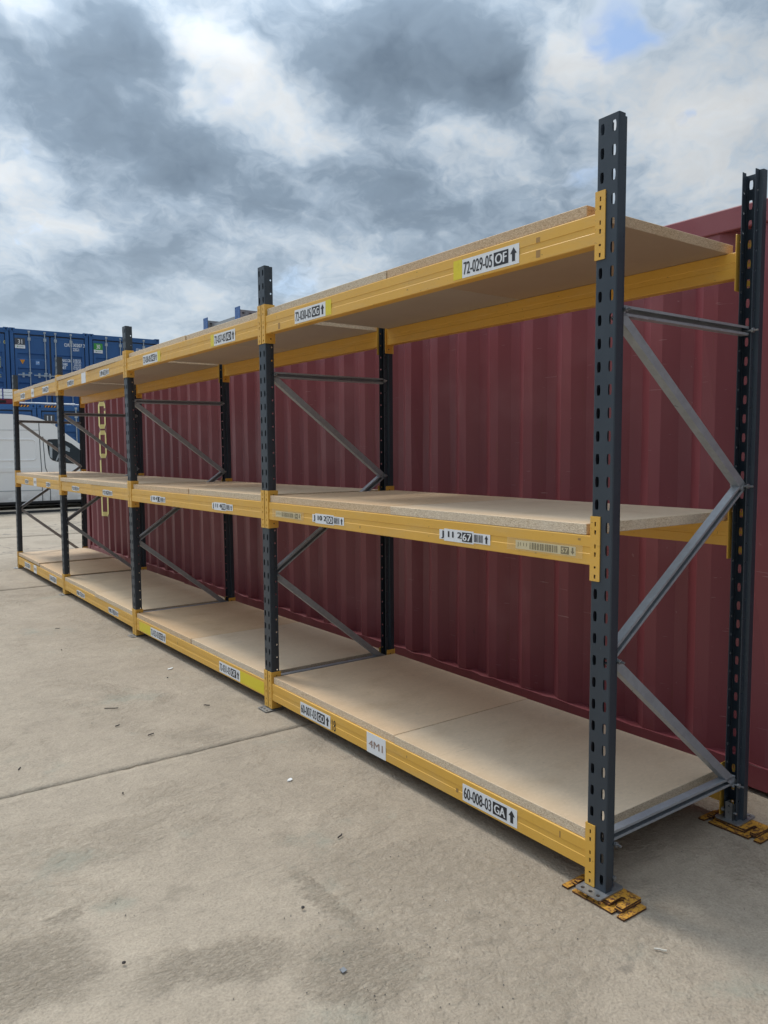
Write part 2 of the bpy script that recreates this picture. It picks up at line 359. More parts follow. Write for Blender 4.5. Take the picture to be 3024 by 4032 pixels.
GOLDP = mat('pale_yellow_lettering', tint_paint, col=(0.78, 0.68, 0.27), wear=0.25, wc=(0.45, 0.36, 0.16))
WHP = mat('white_lettering', tint_paint, col=(0.84, 0.86, 0.86), wear=0.12, wc=(0.4, 0.46, 0.55))
YLP = mat('yellow_lettering', tint_paint, col=(0.66, 0.60, 0.22), wear=0.2, wc=(0.3, 0.3, 0.2))
BLK = mat('black_rubber', plain, col=(0.018, 0.018, 0.02), rough=0.6)
GREY = mat('dark_grey_plate', plain, col=(0.07, 0.075, 0.085), rough=0.5)
GREEN = mat('green_plate', plain, col=(0.06, 0.32, 0.06), rough=0.45)
ORNG = mat('orange_triangle', plain, col=(0.72, 0.28, 0.02), rough=0.5)
LBLUE = mat('light_blue_plate', plain, col=(0.16, 0.33, 0.62), rough=0.5)
SEAL = mat('grey_door_seal', plain, col=(0.05, 0.058, 0.07), rough=0.7)
ROD = mat('pale_locking_rod', plain, col=(0.42, 0.47, 0.50), rough=0.45, metal=0.3)
WHITE = mat('white_painted_board', plain, col=(0.78, 0.78, 0.76), rough=0.5)
PIPE = mat('white_plastic_pipe', plain, col=(0.80, 0.80, 0.80), rough=0.35)
REDP = mat('red_painted_steel', plain, col=(0.33, 0.035, 0.05), rough=0.5, var=0.3)
STRAP = mat('blue_strap', plain, col=(0.05, 0.05, 0.22), rough=0.6)
BPL = mat('blue_foot_plate', plain, col=(0.045, 0.13, 0.36), rough=0.45, var=0.3)
STICK = mat('dark_scrap', plain, col=(0.035, 0.028, 0.026), rough=0.8)
PALE = mat('pale_scrap', plain, col=(0.62, 0.58, 0.50), rough=0.8)
SLATE = mat('grey_scrap', plain, col=(0.20, 0.21, 0.22), rough=0.6)
STONE = mat('grit_stone', plain, col=(0.16, 0.14, 0.12), rough=0.9, var=0.5, scale=3.0)
DARKEDGE = mat('dark_deck_edge', plain, col=(0.030, 0.032, 0.036), rough=0.7)

# ================================================================== mesh helpers
class MB:
    def __init__(s): s.v = []; s.f = []; s.m = []
    def add(s, vs, fs, mi=0):
        o = len(s.v); s.v += [tuple(x) for x in vs]
        for f in fs: s.f.append(tuple(i+o for i in f)); s.m.append(mi)
    def box(s, x0, x1, y0, y1, z0, z1, mi=0):
        s.add([(x0,y0,z0),(x1,y0,z0),(x1,y1,z0),(x0,y1,z0),(x0,y0,z1),(x1,y0,z1),(x1,y1,z1),(x0,y1,z1)],
              [(0,3,2,1),(4,5,6,7),(0,1,5,4),(1,2,6,5),(2,3,7,6),(3,0,4,7)], mi)
    def plate(s, O, U, V, N, outline, holes=(), t=0.002, mi=0, side=None):
        """flat plate: outline and holes are (u,v) lists, thickness t along N"""
        O, U, V, N = map(Vector, (O, U, V, N))
        loops = [list(outline)]+[list(h) for h in holes]
        tri = tessellate_polygon([[Vector((a, b, 0)) for a, b in L] for L in loops])
        fl = [q for L in loops for q in L]; n = len(fl)
        vs = [O+U*a+V*b for a, b in fl]
        fs = [tuple(q) for q in tri]
        if t:
            vs += [w+N*t for w in vs]
            fs += [(c+n, b+n, a+n) for a, b, c in tri]
        s.add(vs, fs, mi)
        if t:
            o = 0; w = []
            for L in loops:
                k = len(L)
                for i in range(k): j = (i+1) % k; w.append((o+i, o+j, o+j+n, o+i+n))
                o += k
            s.add(vs, w, mi if side is None else side)
    def tube(s, a, b, r, n=8, mi=0, r2=None):
        a, b = Vector(a), Vector(b); z = (b-a).normalized()
        x = z.orthogonal().normalized(); y = z.cross(x); r2 = r if r2 is None else r2
        vs = [a+(x*math.cos(2*math.pi*i/n)+y*math.sin(2*math.pi*i/n))*r for i in range(n)]
        vs += [b+(x*math.cos(2*math.pi*i/n)+y*math.sin(2*math.pi*i/n))*r2 for i in range(n)]
        s.add(vs, [(i, (i+1) % n, (i+1) % n+n, i+n) for i in range(n)]+[tuple(range(n-1, -1, -1)), tuple(range(n, 2*n))], mi)
    def bar(s, a, b, w, h, upv=(0, 0, 1), mi=0):
        a, b, u = Vector(a), Vector(b), Vector(upv); d_ = (b-a).normalized()
        x = d_.cross(u).normalized(); y = x.cross(d_)
        vs = [q+x*i*w/2+y*j*h/2 for q in (a, b) for i, j in ((-1,-1),(1,-1),(1,1),(-1,1))]
        s.add(vs, [(0,1,2,3),(7,6,5,4),(0,4,5,1),(1,5,6,2),(2,6,7,3),(3,7,4,0)], mi)
    def mesh(s, name, mats, smooth=False):
        me = bpy.data.meshes.new(name); me.from_pydata(s.v, [], s.f)
        for q in (mats if isinstance(mats, (list, tuple)) else [mats]): me.materials.append(q)
        for pl, mi in zip(me.polygons, s.m): pl.material_index = mi; pl.use_smooth = smooth
        bm = bmesh.new(); bm.from_mesh(me); bmesh.ops.recalc_face_normals(bm, faces=bm.faces[:]); bm.to_mesh(me); bm.free()
        me.update(); return me
def obj(name, data, parent=None, loc=(0, 0, 0), rot=(0, 0, 0), mats=None, bevel=0.0, seg=2):
    me = data.mesh(name, mats) if isinstance(data, MB) else data
    o = bpy.data.objects.new(name, me); COL.objects.link(o)
    o.location = loc; o.rotation_euler = rot
    if parent is not None: o.parent = parent
    if bevel:
        b = o.modifiers.new('bevel', 'BEVEL'); b.width = bevel; b.segments = seg; b.limit_method = 'ANGLE'; b.angle_limit = math.radians(35)
    return o
def tag(o, label, cat=None, group=None, kind=None):
    if label: o['label'] = label
    if cat: o['category'] = cat
    if group: o['group'] = group
    if kind: o['kind'] = kind
    return o
def thing(name, label, cat, loc=(0, 0, 0), group=None):
    o = bpy.data.objects.new(name, None); COL.objects.link(o); o.location = loc; o.empty_display_size = 0.1
    return tag(o, label, cat, group)

_tx = {}
def text2d(t):
    if t not in _tx:
        c = bpy.data.curves.new('t', 'FONT'); c.body = t; c.size = 1; c.resolution_u = 3; c.fill_mode = 'FRONT'
        o = bpy.data.objects.new('t', c); me = o.to_mesh()
        vs = [(q.co.x, q.co.y) for q in me.vertices]; fs = [tuple(pl.vertices) for pl in me.polygons]
        o.to_mesh_clear(); bpy.data.objects.remove(o); bpy.data.curves.remove(c)
        x0 = min(a for a, b in vs); x1 = max(a for a, b in vs); y0 = min(b for a, b in vs); y1 = max(b for a, b in vs)
        _tx[t] = ([((a-x0)/(x1-x0), (b-y0)/(y1-y0)) for a, b in vs], fs)
    return _tx[t]
def put_text(mb, t, fn, u0, u1, v0, v1, mi, bold=0.0):
    """lettering; heavier strokes come from copies set a hair apart"""
    vs, fs = text2d(t); n = len(t)
    A, B, C_ = Vector(fn(0, 0)), Vector(fn(1, 0)), Vector(fn(0, 1)); nrm = (B-A).cross(C_-A).normalized()
    sh = [0] if bold <= 0 else [-1, 0, 1]
    k = bold*(u1-u0)/n
    for q, s_ in enumerate(sh):
        off = nrm*(0.00006*q)
        mb.add([Vector(fn(u0+(u1-u0)*a+s_*k, v0+(v1-v0)*b))+off for a, b in vs], fs, mi)
def put_rect(mb, fn, u0, u1, v0, v1, mi):
    mb.add([fn(u0, v0), fn(u1, v0), fn(u1, v1), fn(u0, v1)], [(0, 1, 2, 3)], mi)
def ngon(cx, cy, r, n=10): return [(cx+r*math.cos(2*math.pi*i/n), cy+r*math.sin(2*math.pi*i/n)) for i in range(n)]

# ================================================================== ground
GP = [(-1e3, 0.0), (0.2, 0.0), (2.4, 0.010), (4.8, -0.008), (7.2, -0.012), (9.6, -0.004), (13, 0.0), (1e4, 0.0)]
def gz(y):
    for (a, za), (b, zb) in zip(GP, GP[1:]):
        if y <= b:
            t = (y-a)/(b-a); t = t*t*(3-2*t); return za+(zb-za)*t
    return 0.0
gmb = MB(); gmb.add([(-300,-300,-0.05),(300,-300,-0.05),(300,600,-0.05),(-300,600,-0.05)], [(0,1,2,3)])
ground = tag(obj('ground', gmb, mats=CON), None, kind='structure')
def slab(x0, x1, y0, y1, step, jag):
    rnd = random.Random(int(x0*10+y0*7)); nx = max(2, int((x1-x0)/step)); ny = max(2, int((y1-y0)/step))
    xs = [x0+(x1-x0)*i/nx for i in range(nx+1)]; ys = [y0+(y1-y0)*j/ny for j in range(ny+1)]
    je = [[0.0]*(nx+1), [0.0]*(nx+1)]
    for r_ in je:
        for i in range(nx+1): r_[i] = rnd.uniform(0, jag)*(3.0 if rnd.random() < 0.06 else 1.0)
    mb = MB(); vs = []; idx = {}
    for j, y in enumerate(ys):
        for i, x in enumerate(xs):
            yy = y+(je[0][i] if j == 0 else (-je[1][i] if j == ny else 0))
            z = gz(yy)+0.003*math.sin(x*2.1+y*0.7)*math.sin(y*1.7-x*0.4)
            idx[i, j] = len(vs); vs.append((x, yy, z))
    fs = [(idx[i,j], idx[i+1,j], idx[i+1,j+1], idx[i,j+1]) for j in range(ny) for i in range(nx)]
    n0 = len(vs)
    for i in range(nx+1): vs.append((xs[i], vs[idx[i,0]][1]+0.004, -0.05)); 
    for i in range(nx+1): vs.append((xs[i], vs[idx[i,ny]][1]-0.004, -0.05))
    for i in range(nx):
        fs.append((idx[i,0], n0+i, n0+i+1, idx[i+1,0])); fs.append((idx[i,ny], idx[i+1,ny], n0+nx+1+i+1, n0+nx+1+i))
    mb.add(vs, fs); o = obj('concrete_slab', mb, ground, mats=CON)
    for pl in o.data.polygons: pl.use_smooth = True
    return o
ROWS = [(-16, -8, .5), (-7.994, -2.006, .2), (-2, 2.0635, .04), (2.0655, 7.9, .06), (7.907, 13.7, .12), (13.707, 19.5, .3), (19.507, 26, .5)]
for (a, b, st) in ROWS:
    for (xa, xb) in ((-22, -10), (-9.994, -3.203), (-3.197, 5.4), (5.406, 14)):
        slab(xa, xb, a, b, st if xa == -3.197 else max(st, .25), 0.0045 if xa == -3.197 else 0.0)
farg = MB(); farg.add([(-300, 26.01, 0), (300, 26.01, 0), (300, 600, 0), (-300, 600, 0)], [(0,1,2,3)])
obj('far_yard', farg, ground, mats=CON)

# ================================================================== pallet rack
PW, D, H = 0.083, 0.898, 2.5525
PITCHY = 2.388
FX = [(0.0, 0.004), (0.0, 0.0), (-0.006, -0.019), (0.009, 0.016), (0.002, 0.035)]
FZ = [0.0285, 0.017, -0.002, -0.006, 0.002]
LV = [(0.030, 1.087, 2.137), (0.022, 1.086, 2.138), (0.004, 1.077, 2.138), (0.000, 1.077, 2.140), (0.007, 1.086, 2.150)]
rack = thing('pallet_rack', 'long four-bay pallet rack with slate blue uprights and yellow beams', 'pallet rack')

def upright_mesh():
    mb = MB(); w = PW; c = 0.004; t = 0.0022; cell = 0.075
    hx = lambda u: [(u-.0052, .0375-.0170), (u+.0052, .0375-.0170), (u+.0074, .0375-.0065), (u+.0074, .0375+.0065), (u+.0052, .0375+.0170),
                    (u-.0052, .0375+.0170), (u-.0074, .0375+.0065), (u-.0074, .0375-.0065)]
    z0 = 0.0025
    mb.plate((0,0,0), (0,1,0), (0,0,1), (1,0,0), [(c,0),(w-c,0),(w-c,z0),(c,z0)], (), t)
    for k in range(34):
        mb.plate((0,0,z0+k*cell), (0,1,0), (0,0,1), (1,0,0), [(c,0),(w-c,0),(w-c,cell),(c,cell)], [hx(w/2-.0225), hx(w/2+.0225)], t)
    full = lambda L: [(0,0),(L,0),(L,H),(0,H)]
    for s_ in (0, 1):
        y = lambda a: a if s_ == 0 else w-a
        def strip(p0, p1, holes=False):
            a = Vector((p0[0], y(p0[1]), 0)); b = Vector((p1[0], y(p1[1]), 0)); L = (b-a).length; U = (b-a).normalized()
            N = Vector((0,0,1)).cross(U)*(1 if s_ == 0 else -1)
            if not holes: mb.plate(a, U, (0,0,1), N, full(L), (), t)
            else:
                mb.plate(a, U, (0,0,1), N, [(0,0),(L,0),(L,.04),(0,.04)], (), t)
                for k in range(33):
                    mb.plate(a+Vector((0,0,.04+k*cell)), U, (0,0,1), N, [(0,0),(L,0),(L,cell),(0,cell)], [ngon(L*0.5, cell/2, .0055, 8)], t)
                zt = .04+33*cell
                mb.plate(a+Vector((0,0,zt)), U, (0,0,1), N, [(0,0),(L,0),(L,H-zt),(0,H-zt)], (), t)
        strip((0, c), (0.0012, 0.0012)); strip((0.0012, 0.0012), (c, 0)); strip((c, 0), (.031, 0)); strip((.031, 0), (.034, .0140)); strip((.034, .0140), (.058, .0140), True)
        strip((.058, .0140), (.0600, .0165))
    return mb.mesh('upright', UP)
UPM = upright_mesh()

def base_mesh(front_long):
    mb = MB()
    x0, x1 = -0.048, 0.085
    out = [(x0+.008, -.012), (x1-.008, -.012), (x1, -.004), (x1, .087), (x1-.008, .095), (x0+.008, .095), (x0, .087), (x0, -.004)]
    holes = [ngon(-.028, yy, .0075, 10) for yy in (.009, .0415, .074)]
    mb.plate((0,0,-.0055), (1,0,0), (0,1,0), (0,0,1), out, holes, .005)
    mb.plate((.068,.0235,0), (0,1,0), (0,0,1), (-1,0,0), [(0,0),(.036,0),(.036,.066),(.030,.072),(.006,.072),(0,.066)], [ngon(.018,.030,.004,8), ngon(.018,.056,.004,8)], .003)
    mb.plate((.030,.0235,0), (1,0,0), (0,0,1), (0,1,0), [(0,0),(.038,0),(.038,.066),(.0,.066)], [], .003)
    mb.plate((.030,.0565,0), (1,0,0), (0,0,1), (0,1,0), [(0,0),(.038,0),(.038,.066),(.0,.066)], [], .003)
    mb.tube((.060,.012,.030), (.060,.071,.030), .0045, 8); mb.tube((.060,.008,.030), (.060,.016,.030), .0085, 6)
    return mb.mesh('base_plate', GV)
BPM = base_mesh(True)

# braces: bent channel pressed between the two wings of each upright
def brace_mesh(a, b, openfront, h=0.034):
    (xa, za), (xb, zb) = a, b
    A, B = Vector((xa, 0, za)), Vector((xb, 0, zb)); L = (B-A).length; U = (B-A).normalized(); Vv = Vector((0,-1,0)).cross(U)
    if Vv.z < 0: Vv = -Vv
    mb = MB(); y0, y1, t = .0255, .0575, .0022
    def bx(v0, v1, ya, yb, a0=0.0, a1=None):
        a1 = L if a1 is None else a1
        vs = [A+U*q+Vv*v_+Vector((0, yy, 0)) for q in (a0, a1) for v_, yy in ((v0,ya),(v1,ya),(v1,yb),(v0,yb))]
        mb.add(vs, [(0,1,2,3),(7,6,5,4),(0,4,5,1),(1,5,6,2),(2,6,7,3),(3,7,4,0)])
    hh = h/2; web = (y1-t, y1) if openfront else (y0, y0+t); lip = (y0, y0+t) if openfront else (y1-t, y1)
    bx(-hh, hh, *web); bx(hh-t, hh, y0+t, y1-t); bx(-hh, -hh+t, y0+t, y1-t); bx(hh-.009, hh, *lip); bx(-hh, -hh+.009, *lip)
    if openfront: bx(-.003, .003, y1-t-.004, y1-t)     # pressed stiffening ridge
    return mb.mesh('brace', BR)
BRS = [(brace_mesh((.058, 1.950), (.842, 1.950), True), [(.062, 1.950), (.840, 1.950)]),
       (brace_mesh((.058, 1.940), (.846, 1.345), False), [(.840, 1.352)]),
       (brace_mesh((.838, 1.352), (.056, .806), True), []),
       (brace_mesh((.056, .786), (.846, .150), False), [(.062, .786)]),
       (brace_mesh((.058, .170), (.842, .170), True), [(.062, .150), (.840, .150)])]
bolt = MB(); bolt.tube((0,-.012,0), (0,.080,0), .0042, 8); bolt.tube((0,.004,0), (0,.0125,0), .0095, 6); bolt.tube((0,.0705,0), (0,.077,0), .0095, 6)
BOLTM = bolt.mesh('bolt', GV)
for i in range(5):
    y = i*PITCHY; xb, xt = FX[i]; ry = math.atan((xt-xb)/H)
    for k, (x, rz) in enumerate(((0, 0), (D, math.pi))):
        u = obj('upright', UPM, rack, (xb+x, y if k == 0 else y+PW, FZ[i]), (0, ry if k == 0 else -ry, rz))
        obj('base_plate', BPM, u)
    for me, nodes in BRS:
        br_ = obj('brace', me, rack, (xb, y, FZ[i]), (0, ry, 0))
        for (bx_, bz_) in nodes: obj('bolt', BOLTM, br_, (bx_, 0, bz_))

BEAML = PITCHY-PW
def beam_mesh():
    prof = [(.0025,0),(0,.0025),(0,.038),(.0016,.0400),(.0016,.0600),(0,.062),(0,.0965),(.0012,.0990),(.0035,.1),(.0475,.1),(.050,.0975),(.050,.062),(.0484,.060),(.0484,.040),(.050,.038),(.050,.0025),(.0475,0)]
    mb = MB(); L = BEAML-.008; n = len(prof); ys = [.004+L*k/12 for k in range(13)]
    vs = []
    for k, yy in enumerate(ys):
        for x, z in prof: vs.append((x, yy, z-0.0))
    fs = [(k*n+i, k*n+(i+1) % n, (k+1)*n+(i+1) % n, (k+1)*n+i) for k in range(12) for i in range(n)]
    mb.add(vs, fs); return mb.mesh('beam', Y)
BEAMM = beam_mesh()
def conn_mesh(end):
    mb = MB(); hh = .217; t = .0035
    def rect(cx, w, a, b): return [(cx-w/2, hh-b), (cx+w/2, hh-b), (cx+w/2, hh-a), (cx-w/2, hh-a)]
    def trap(cx, a, b): return [(cx-.0030, hh-b), (cx+.0030, hh-b), (cx+.0043, hh-a), (cx-.0043, hh-a)]
    hol = [rect(.0215,.0058,.018,.033), trap(.0215,.046,.060), rect(.0215,.0058,.093,.107), trap(.0215,.120,.135), rect(.0215,.0085,.167,.174), trap(.0215,.195,.209)]
    fp = [(.001,0),(.0395,0),(.0408,.0015),(.0408,hh-.0015),(.0395,hh),(.001,hh)]
    if end == 0:      # at the nearer upright: wraps its far half
        y0, sgn = 0.0, -1
    else: y0, sgn = BEAML, 1
    yb = y0+sgn*(-.0038)            # outer face of the side plate, inside the bay
    mb.plate((-t-.0004, yb, 0), (0, sgn, 0), (0,0,1), (1,0,0), fp, hol, t)
    mb.plate((-t-.0004+.001, yb, 0), (1,0,0), (0,0,1), (0, sgn, 0), [(0,0),(.061,0),(.064,.003),(.064,hh-.003),(.061,hh),(0,hh)],
             [ngon(.036, .026, .0048, 8), ngon(.036, hh-.026, .0048, 8)], t)
    return mb.mesh('end_connector', Y)
CONM = [conn_mesh(0), conn_mesh(1)]
BZ = 0.051
def beam(i, lv, rear):
    za, zb = LV[i][lv], LV[i+1][lv]
    f = lambda k: FX[k][0]+(FX[k][1]-FX[k][0])*(LV[k][lv]/H)
    a = Vector((f(i), i*PITCHY+PW, za)); b = Vector((f(i+1), (i+1)*PITCHY, zb))
    if rear: a, b = b+Vector((D, 0, 0)), a+Vector((D, 0, 0))
    d_ = b-a; rz = math.atan2(d_.y, d_.x)-math.pi/2; rx = math.atan2(d_.z, math.hypot(d_.x, d_.y))
    o = bpy.data.objects.new('beam', BEAMM); COL.objects.link(o); o.parent = rack
    o.matrix_local = Matrix.Translation(a) @ Matrix.Rotation(rz, 4, 'Z') @ Matrix.Rotation(rx, 4, 'X') @ Matrix.Translation((0, 0, BZ))
    for e in (0, 1): obj('end_connector', CONM[e], o, (0, 0, -BZ))
    return o
LVN = ('bottom', 'middle', 'top'); BAYN = ('nearest', 'second', 'third', 'farthest')
BEAMS = {}
for i in range(4):
    for lv in range(3):
        BEAMS[i, lv] = beam(i, lv, False); beam(i, lv, True)

# ---- labels stuck on the front beams; world y of the left and right edges, heights above the beam's underside
def lab(i, lv, yl, yr, name='location_label', say=None):
    mb = MB(); y0 = i*PITCHY+PW; Lw = yl-yr
    def fn(layer):
        return lambda u, v: (-0.0009-layer*0.0006, yl-y0-u*Lw, v)
    def done():
        o = obj(name, mb, BEAMS[i, lv], mats=[PAPER, INK, CREAM, TAPE, FADE, BARS, SL])
        if say: o['label'] = say
        return o
    return mb, fn, done
def arrow(mb, f, u0, u1, v0, v1, mi, down=False):
    um = (u0+u1)/2; w = (u1-u0); vm = v0+(v1-v0)*0.55
    pts = [(u0, vm), (u1, vm), (um, v1)]; st = [(um-w*.23, v0), (um+w*.23, v0), (um+w*.23, vm), (um-w*.23, vm)]
    if down:
        pts = [(a, v0+v1-b) for a, b in pts]; st = [(a, v0+v1-b) for a, b in st]
    mb.add([f(*q) for q in pts], [(0,1,2)], mi); mb.add([f(*q) for q in st], [(0,1,2,3)], mi)
def paper(mb, fn, u0, u1, v0, v1, mi=0):
    a = [fn(0)(u, v) for u, v in ((u0,v0),(u1,v0),(u1,v1),(u0,v1))]; b = [(q[0]+.0007, q[1], q[2]) for q in a]
    mb.add(a+b, [(0,1,2,3),(7,6,5,4),(0,4,5,1),(1,5,6,2),(2,6,7,3),(3,7,4,0)], mi)
def big_label(i, lv, yl, yr, num, code, v0=.010, v1=.081):
    mb, fn, done = lab(i, lv, yl, yr, say='white location label reading %s %s with an up arrow' % (num, code))
    h = v1-v0; paper(mb, fn, 0, 1, v0, v1)
    put_text(mb, num, fn(1), .028, .545, v0+h*.17, v0+h*.84, 1, 0.06)
    put_rect(mb, fn(1), .575, .825, v0+h*.15, v0+h*.86, 1)
    put_text(mb, code, fn(2), .605, .795, v0+h*.25, v0+h*.76, 0, 0.05)
    arrow(mb, fn(1), .855, .965, v0+h*.16, v0+h*.86, 1)
    return done()
def tape(i, lv, yl, yr, v0=.010, v1=.084):
    mb, fn, done = lab(i, lv, yl, yr, 'tape_strip', 'strip of bright yellow tape'); paper(mb, fn, 0, 1, v0, v1, 3); return done()
def blank(i, lv, yl, yr, t=None, v0=.001, v1=.099, mi=4, box=(.12, .85, .30, .66)):
    mb, fn, done = lab(i, lv, yl, yr, 'paper_label', 'white paper sheet stuck on the beam'); paper(mb, fn, 0, 1, v0, v1)
    if t:
        h = v1-v0; put_text(mb, t, fn(1), box[0], box[1], v0+h*box[2], v0+h*box[3], mi, 0.03)
    return done()
def barcode(mb, f, u0, u1, v0, v1, n, seed, mi=1):
    rnd = random.Random(seed); u = u0; step_ = (u1-u0)/n
    while u < u1-step_*.5:
        w = step_*rnd.choice((.35, .5, .9, 1.1)); put_rect(mb, f, u, min(u+w, u1), v0, v1, mi); u += w+step_*rnd.choice((.35, .5, .8))
def j_label(i, lv, yl, yr, txt, num, v0=.017, v1=.067, seed=1):
    mb, fn, done = lab(i, lv, yl, yr, say='white barcode label reading %s %s' % (txt, num))
    h = v1-v0; paper(mb, fn, 0, 1, v0+h*.10, v1-h*.10)
    paper(mb, lambda k: fn(k+.35), .10, .69, v0, v1)
    put_text(mb, txt, fn(2), .05, .455, v0+h*.17, v0+h*.83, 1, 0.11)
    put_rect(mb, fn(2), .47, .665, v0+h*.12, v0+h*.86, 1); put_text(mb, num, fn(3), .485, .65, v0+h*.20, v0+h*.78, 0, 0.05)
    barcode(mb, fn(2), .70, .87, v0+h*.20, v0+h*.80, 22, seed, 5); arrow(mb, fn(2), .90, .965, v0+h*.18, v0+h*.82, 1)
    return done()
def sleeve_label(i, lv, yl, yr, ys, ye, txt, num, seed):
    mb, fn, done = lab(i, lv, yl, yr, say='yellowed barcode card reading %s %s in a clear plastic sleeve' % (txt, num))
    v0, v1 = .024, .056; h = v1-v0; paper(mb, fn, 0, 1, v0, v1, 2)
    put_text(mb, txt, fn(1), .03, .20, v0+h*.25, v0+h*.78, 1, 0.0)
    barcode(mb, fn(1), .25, .72, v0+h*.12, v0+h*.88, 26, seed); put_rect(mb, fn(1), .77, .90, v0+h*.08, v0+h*.90, 1)
    put_text(mb, num, fn(2), .785, .885, v0+h*.25, v0+h*.75, 2, 0.04); arrow(mb, fn(1), .925, .985, v0+h*.12, v0+h*.88, 1, True)
    Lw = yl-yr; a, b = (yl-ys)/Lw, (yl-ye)/Lw; put_rect(mb, fn(3.5), a, b, .018, .064, 6)
    return done()
# top shelf
big_label(0, 2, .730, .425, '72-029-05', 'OF'); tape(0, 2, .782, .731)
big_label(0, 2, 2.051, 1.744, '72-030-05', 'OG'); tape(0, 2, 1.743, 1.690)
big_label(1, 2, 3.079, 2.774, '72-037-05', 'AD'); tape(1, 2, 3.129, 3.080)
big_label(1, 2, 4.388, 4.079, '72-038-05', 'AE'); tape(1, 2, 4.078, 4.020)
j_label(2, 2, 5.565, 5.270, '2 09 6', '28', .012, .070, 5); blank(2, 2, 6.187, 6.033)
j_label(2, 2, 6.747, 6.482, '02 10 0', '61', .010, .070, 6)
big_label(3, 2, 7.878, 7.583, '72-040-05', 'AB'); blank(3, 2, 8.469, 8.326, '4M1'); big_label(3, 2, 9.117, 8.837, '72-041-05', 'AC')
# middle shelf
sleeve_label(0, 1, 2.301, 2.019, 2.337, 1.983, 'J101', '74', 3); j_label(0, 1, 1.897, 1.595, 'J 10 2', '00', seed=11)
j_label(0, 1, .868, .566, 'J 11 2', '67', seed=12); sleeve_label(0, 1, .431, .149, .473, .117, 'J111', '57', 4)
j_label(1, 1, 4.327, 4.014, 'J 10 4', '11', seed=13); j_label(1, 1, 3.171, 2.861, 'J 11 4', '70', seed=14)
j_label(2, 1, 6.713, 6.423, 'P 23 8', '22', seed=15); j_label(2, 1, 5.606, 5.306, 'P 22 8', '92', seed=16)
j_label(3, 1, 8.995, 8.791, 'C 04 2', '69', .014, .070, 17); blank(3, 1, 8.504, 8.348, '4M1'); j_label(3, 1, 7.865, 7.657, 'C 25 7', '41', .014, .070, 18)
# bottom shelf
big_label(0, 0, 2.052, 1.743, '60-007-03', 'GO'); blank(0, 0, 1.412, 1.257, '4M1'); big_label(0, 0, .720, .412, '60-008-03', 'GA')
mb, fn, done = lab(0, 0, 1.729, 1.691, 'pen_mark', 'number 18 handwritten in pen')
put_text(mb, '18', fn(.2), .05, .95, .012, .070, 1, 0.0); done()
tape(1, 0, 4.692, 4.427); big_label(1, 0, 4.426, 4.100, '72-032-03', 'OG'); big_label(1, 0, 3.120, 2.809, '72-031-03', 'OF'); tape(1, 0, 2.808, 2.484)
j_label(2, 0, 6.673, 6.366, 'M 06 7', '09', .016, .072, 21); j_label(2, 0, 5.560, 5.265, 'M 05 7', '53', .016, .072, 22)
big_label(3, 0, 9.160, 8.838, '72-033-03', 'OE'); blank(3, 0, 8.647, 8.494, '4M1'); big_label(3, 0, 7.844, 7.527, '72-034-03', 'OD')

RES = mat('glue_residue', tint_paint, col=(0.36, 0.20, 0.06), wear=0.6, wc=(0.62, 0.36, 0.07))
for (i, lv, ya, yb, va, vb) in ((0, 2, .344, .324, .010, .036), (0, 2, .344, .326, .062, .080), (0, 2, 2.236, 2.214, .008, .040), (1, 2, 4.30, 4.286, .012, .034), (0, 0, .762, .748, .030, .046),
                                (0, 1, .140, .128, .080, .088), (0, 1, 1.46, 1.452, .020, .032), (0, 0, .205, .199, .062, .086), (0, 0, 1.10, 1.094, .066, .078), (1, 0, 3.86, 3.852, .05, .07)):
    mb, fn, done = lab(i, lv, ya, yb, 'glue_residue', 'brown glue residue on the yellow paint'); put_rect(mb, fn(-.9), 0, 1, va, vb, 0); o = done(); o.data.materials[0] = RES
# ---- chipboard shelf boards, two per bay and level, lying loose on the beams
def board_mesh(L, W_=0.884, T_=0.038):
    mb = MB(); mb.box(0, W_, 0, L, 0, T_); return mb.mesh('shelf_board', CB)
TINT = {'brown': (0.88, 0.77, 0.65), 'orange': (1.05, 0.95, 0.83), 'pale': (1.05, 1.03, 0.98), 'grey': (0.95, 0.95, 0.93), 'plain': (1.0, 1.0, 1.0), 'pink': (1.03, 0.98, 0.93)}
BT = {(0,0): ('plain','pink'), (0,1): ('plain','orange'), (0,2): ('brown','grey'), (1,0): ('plain','orange'), (1,1): ('pale','orange'), (1,2): ('plain','pale'),
      (2,0): ('pale','pale'), (2,1): ('pale','pale'), (2,2): ('pale','pink'), (3,0): ('orange','pink'), (3,1): ('pale','pink'), (3,2): ('plain','pink')}
JO = {(0,0): 1.203, (0,1): 1.219, (0,2): 1.239, (1,0): 3.605, (1,1): 3.590, (1,2): 3.568, (2,0): 5.985, (2,1): 6.010, (2,2): 5.99, (3,0): 8.355, (3,1): 8.352, (3,2): 8.37}
ST = {(0,0): .094, (0,1): .106, (0,2): .126}
rnd = random.Random(5)
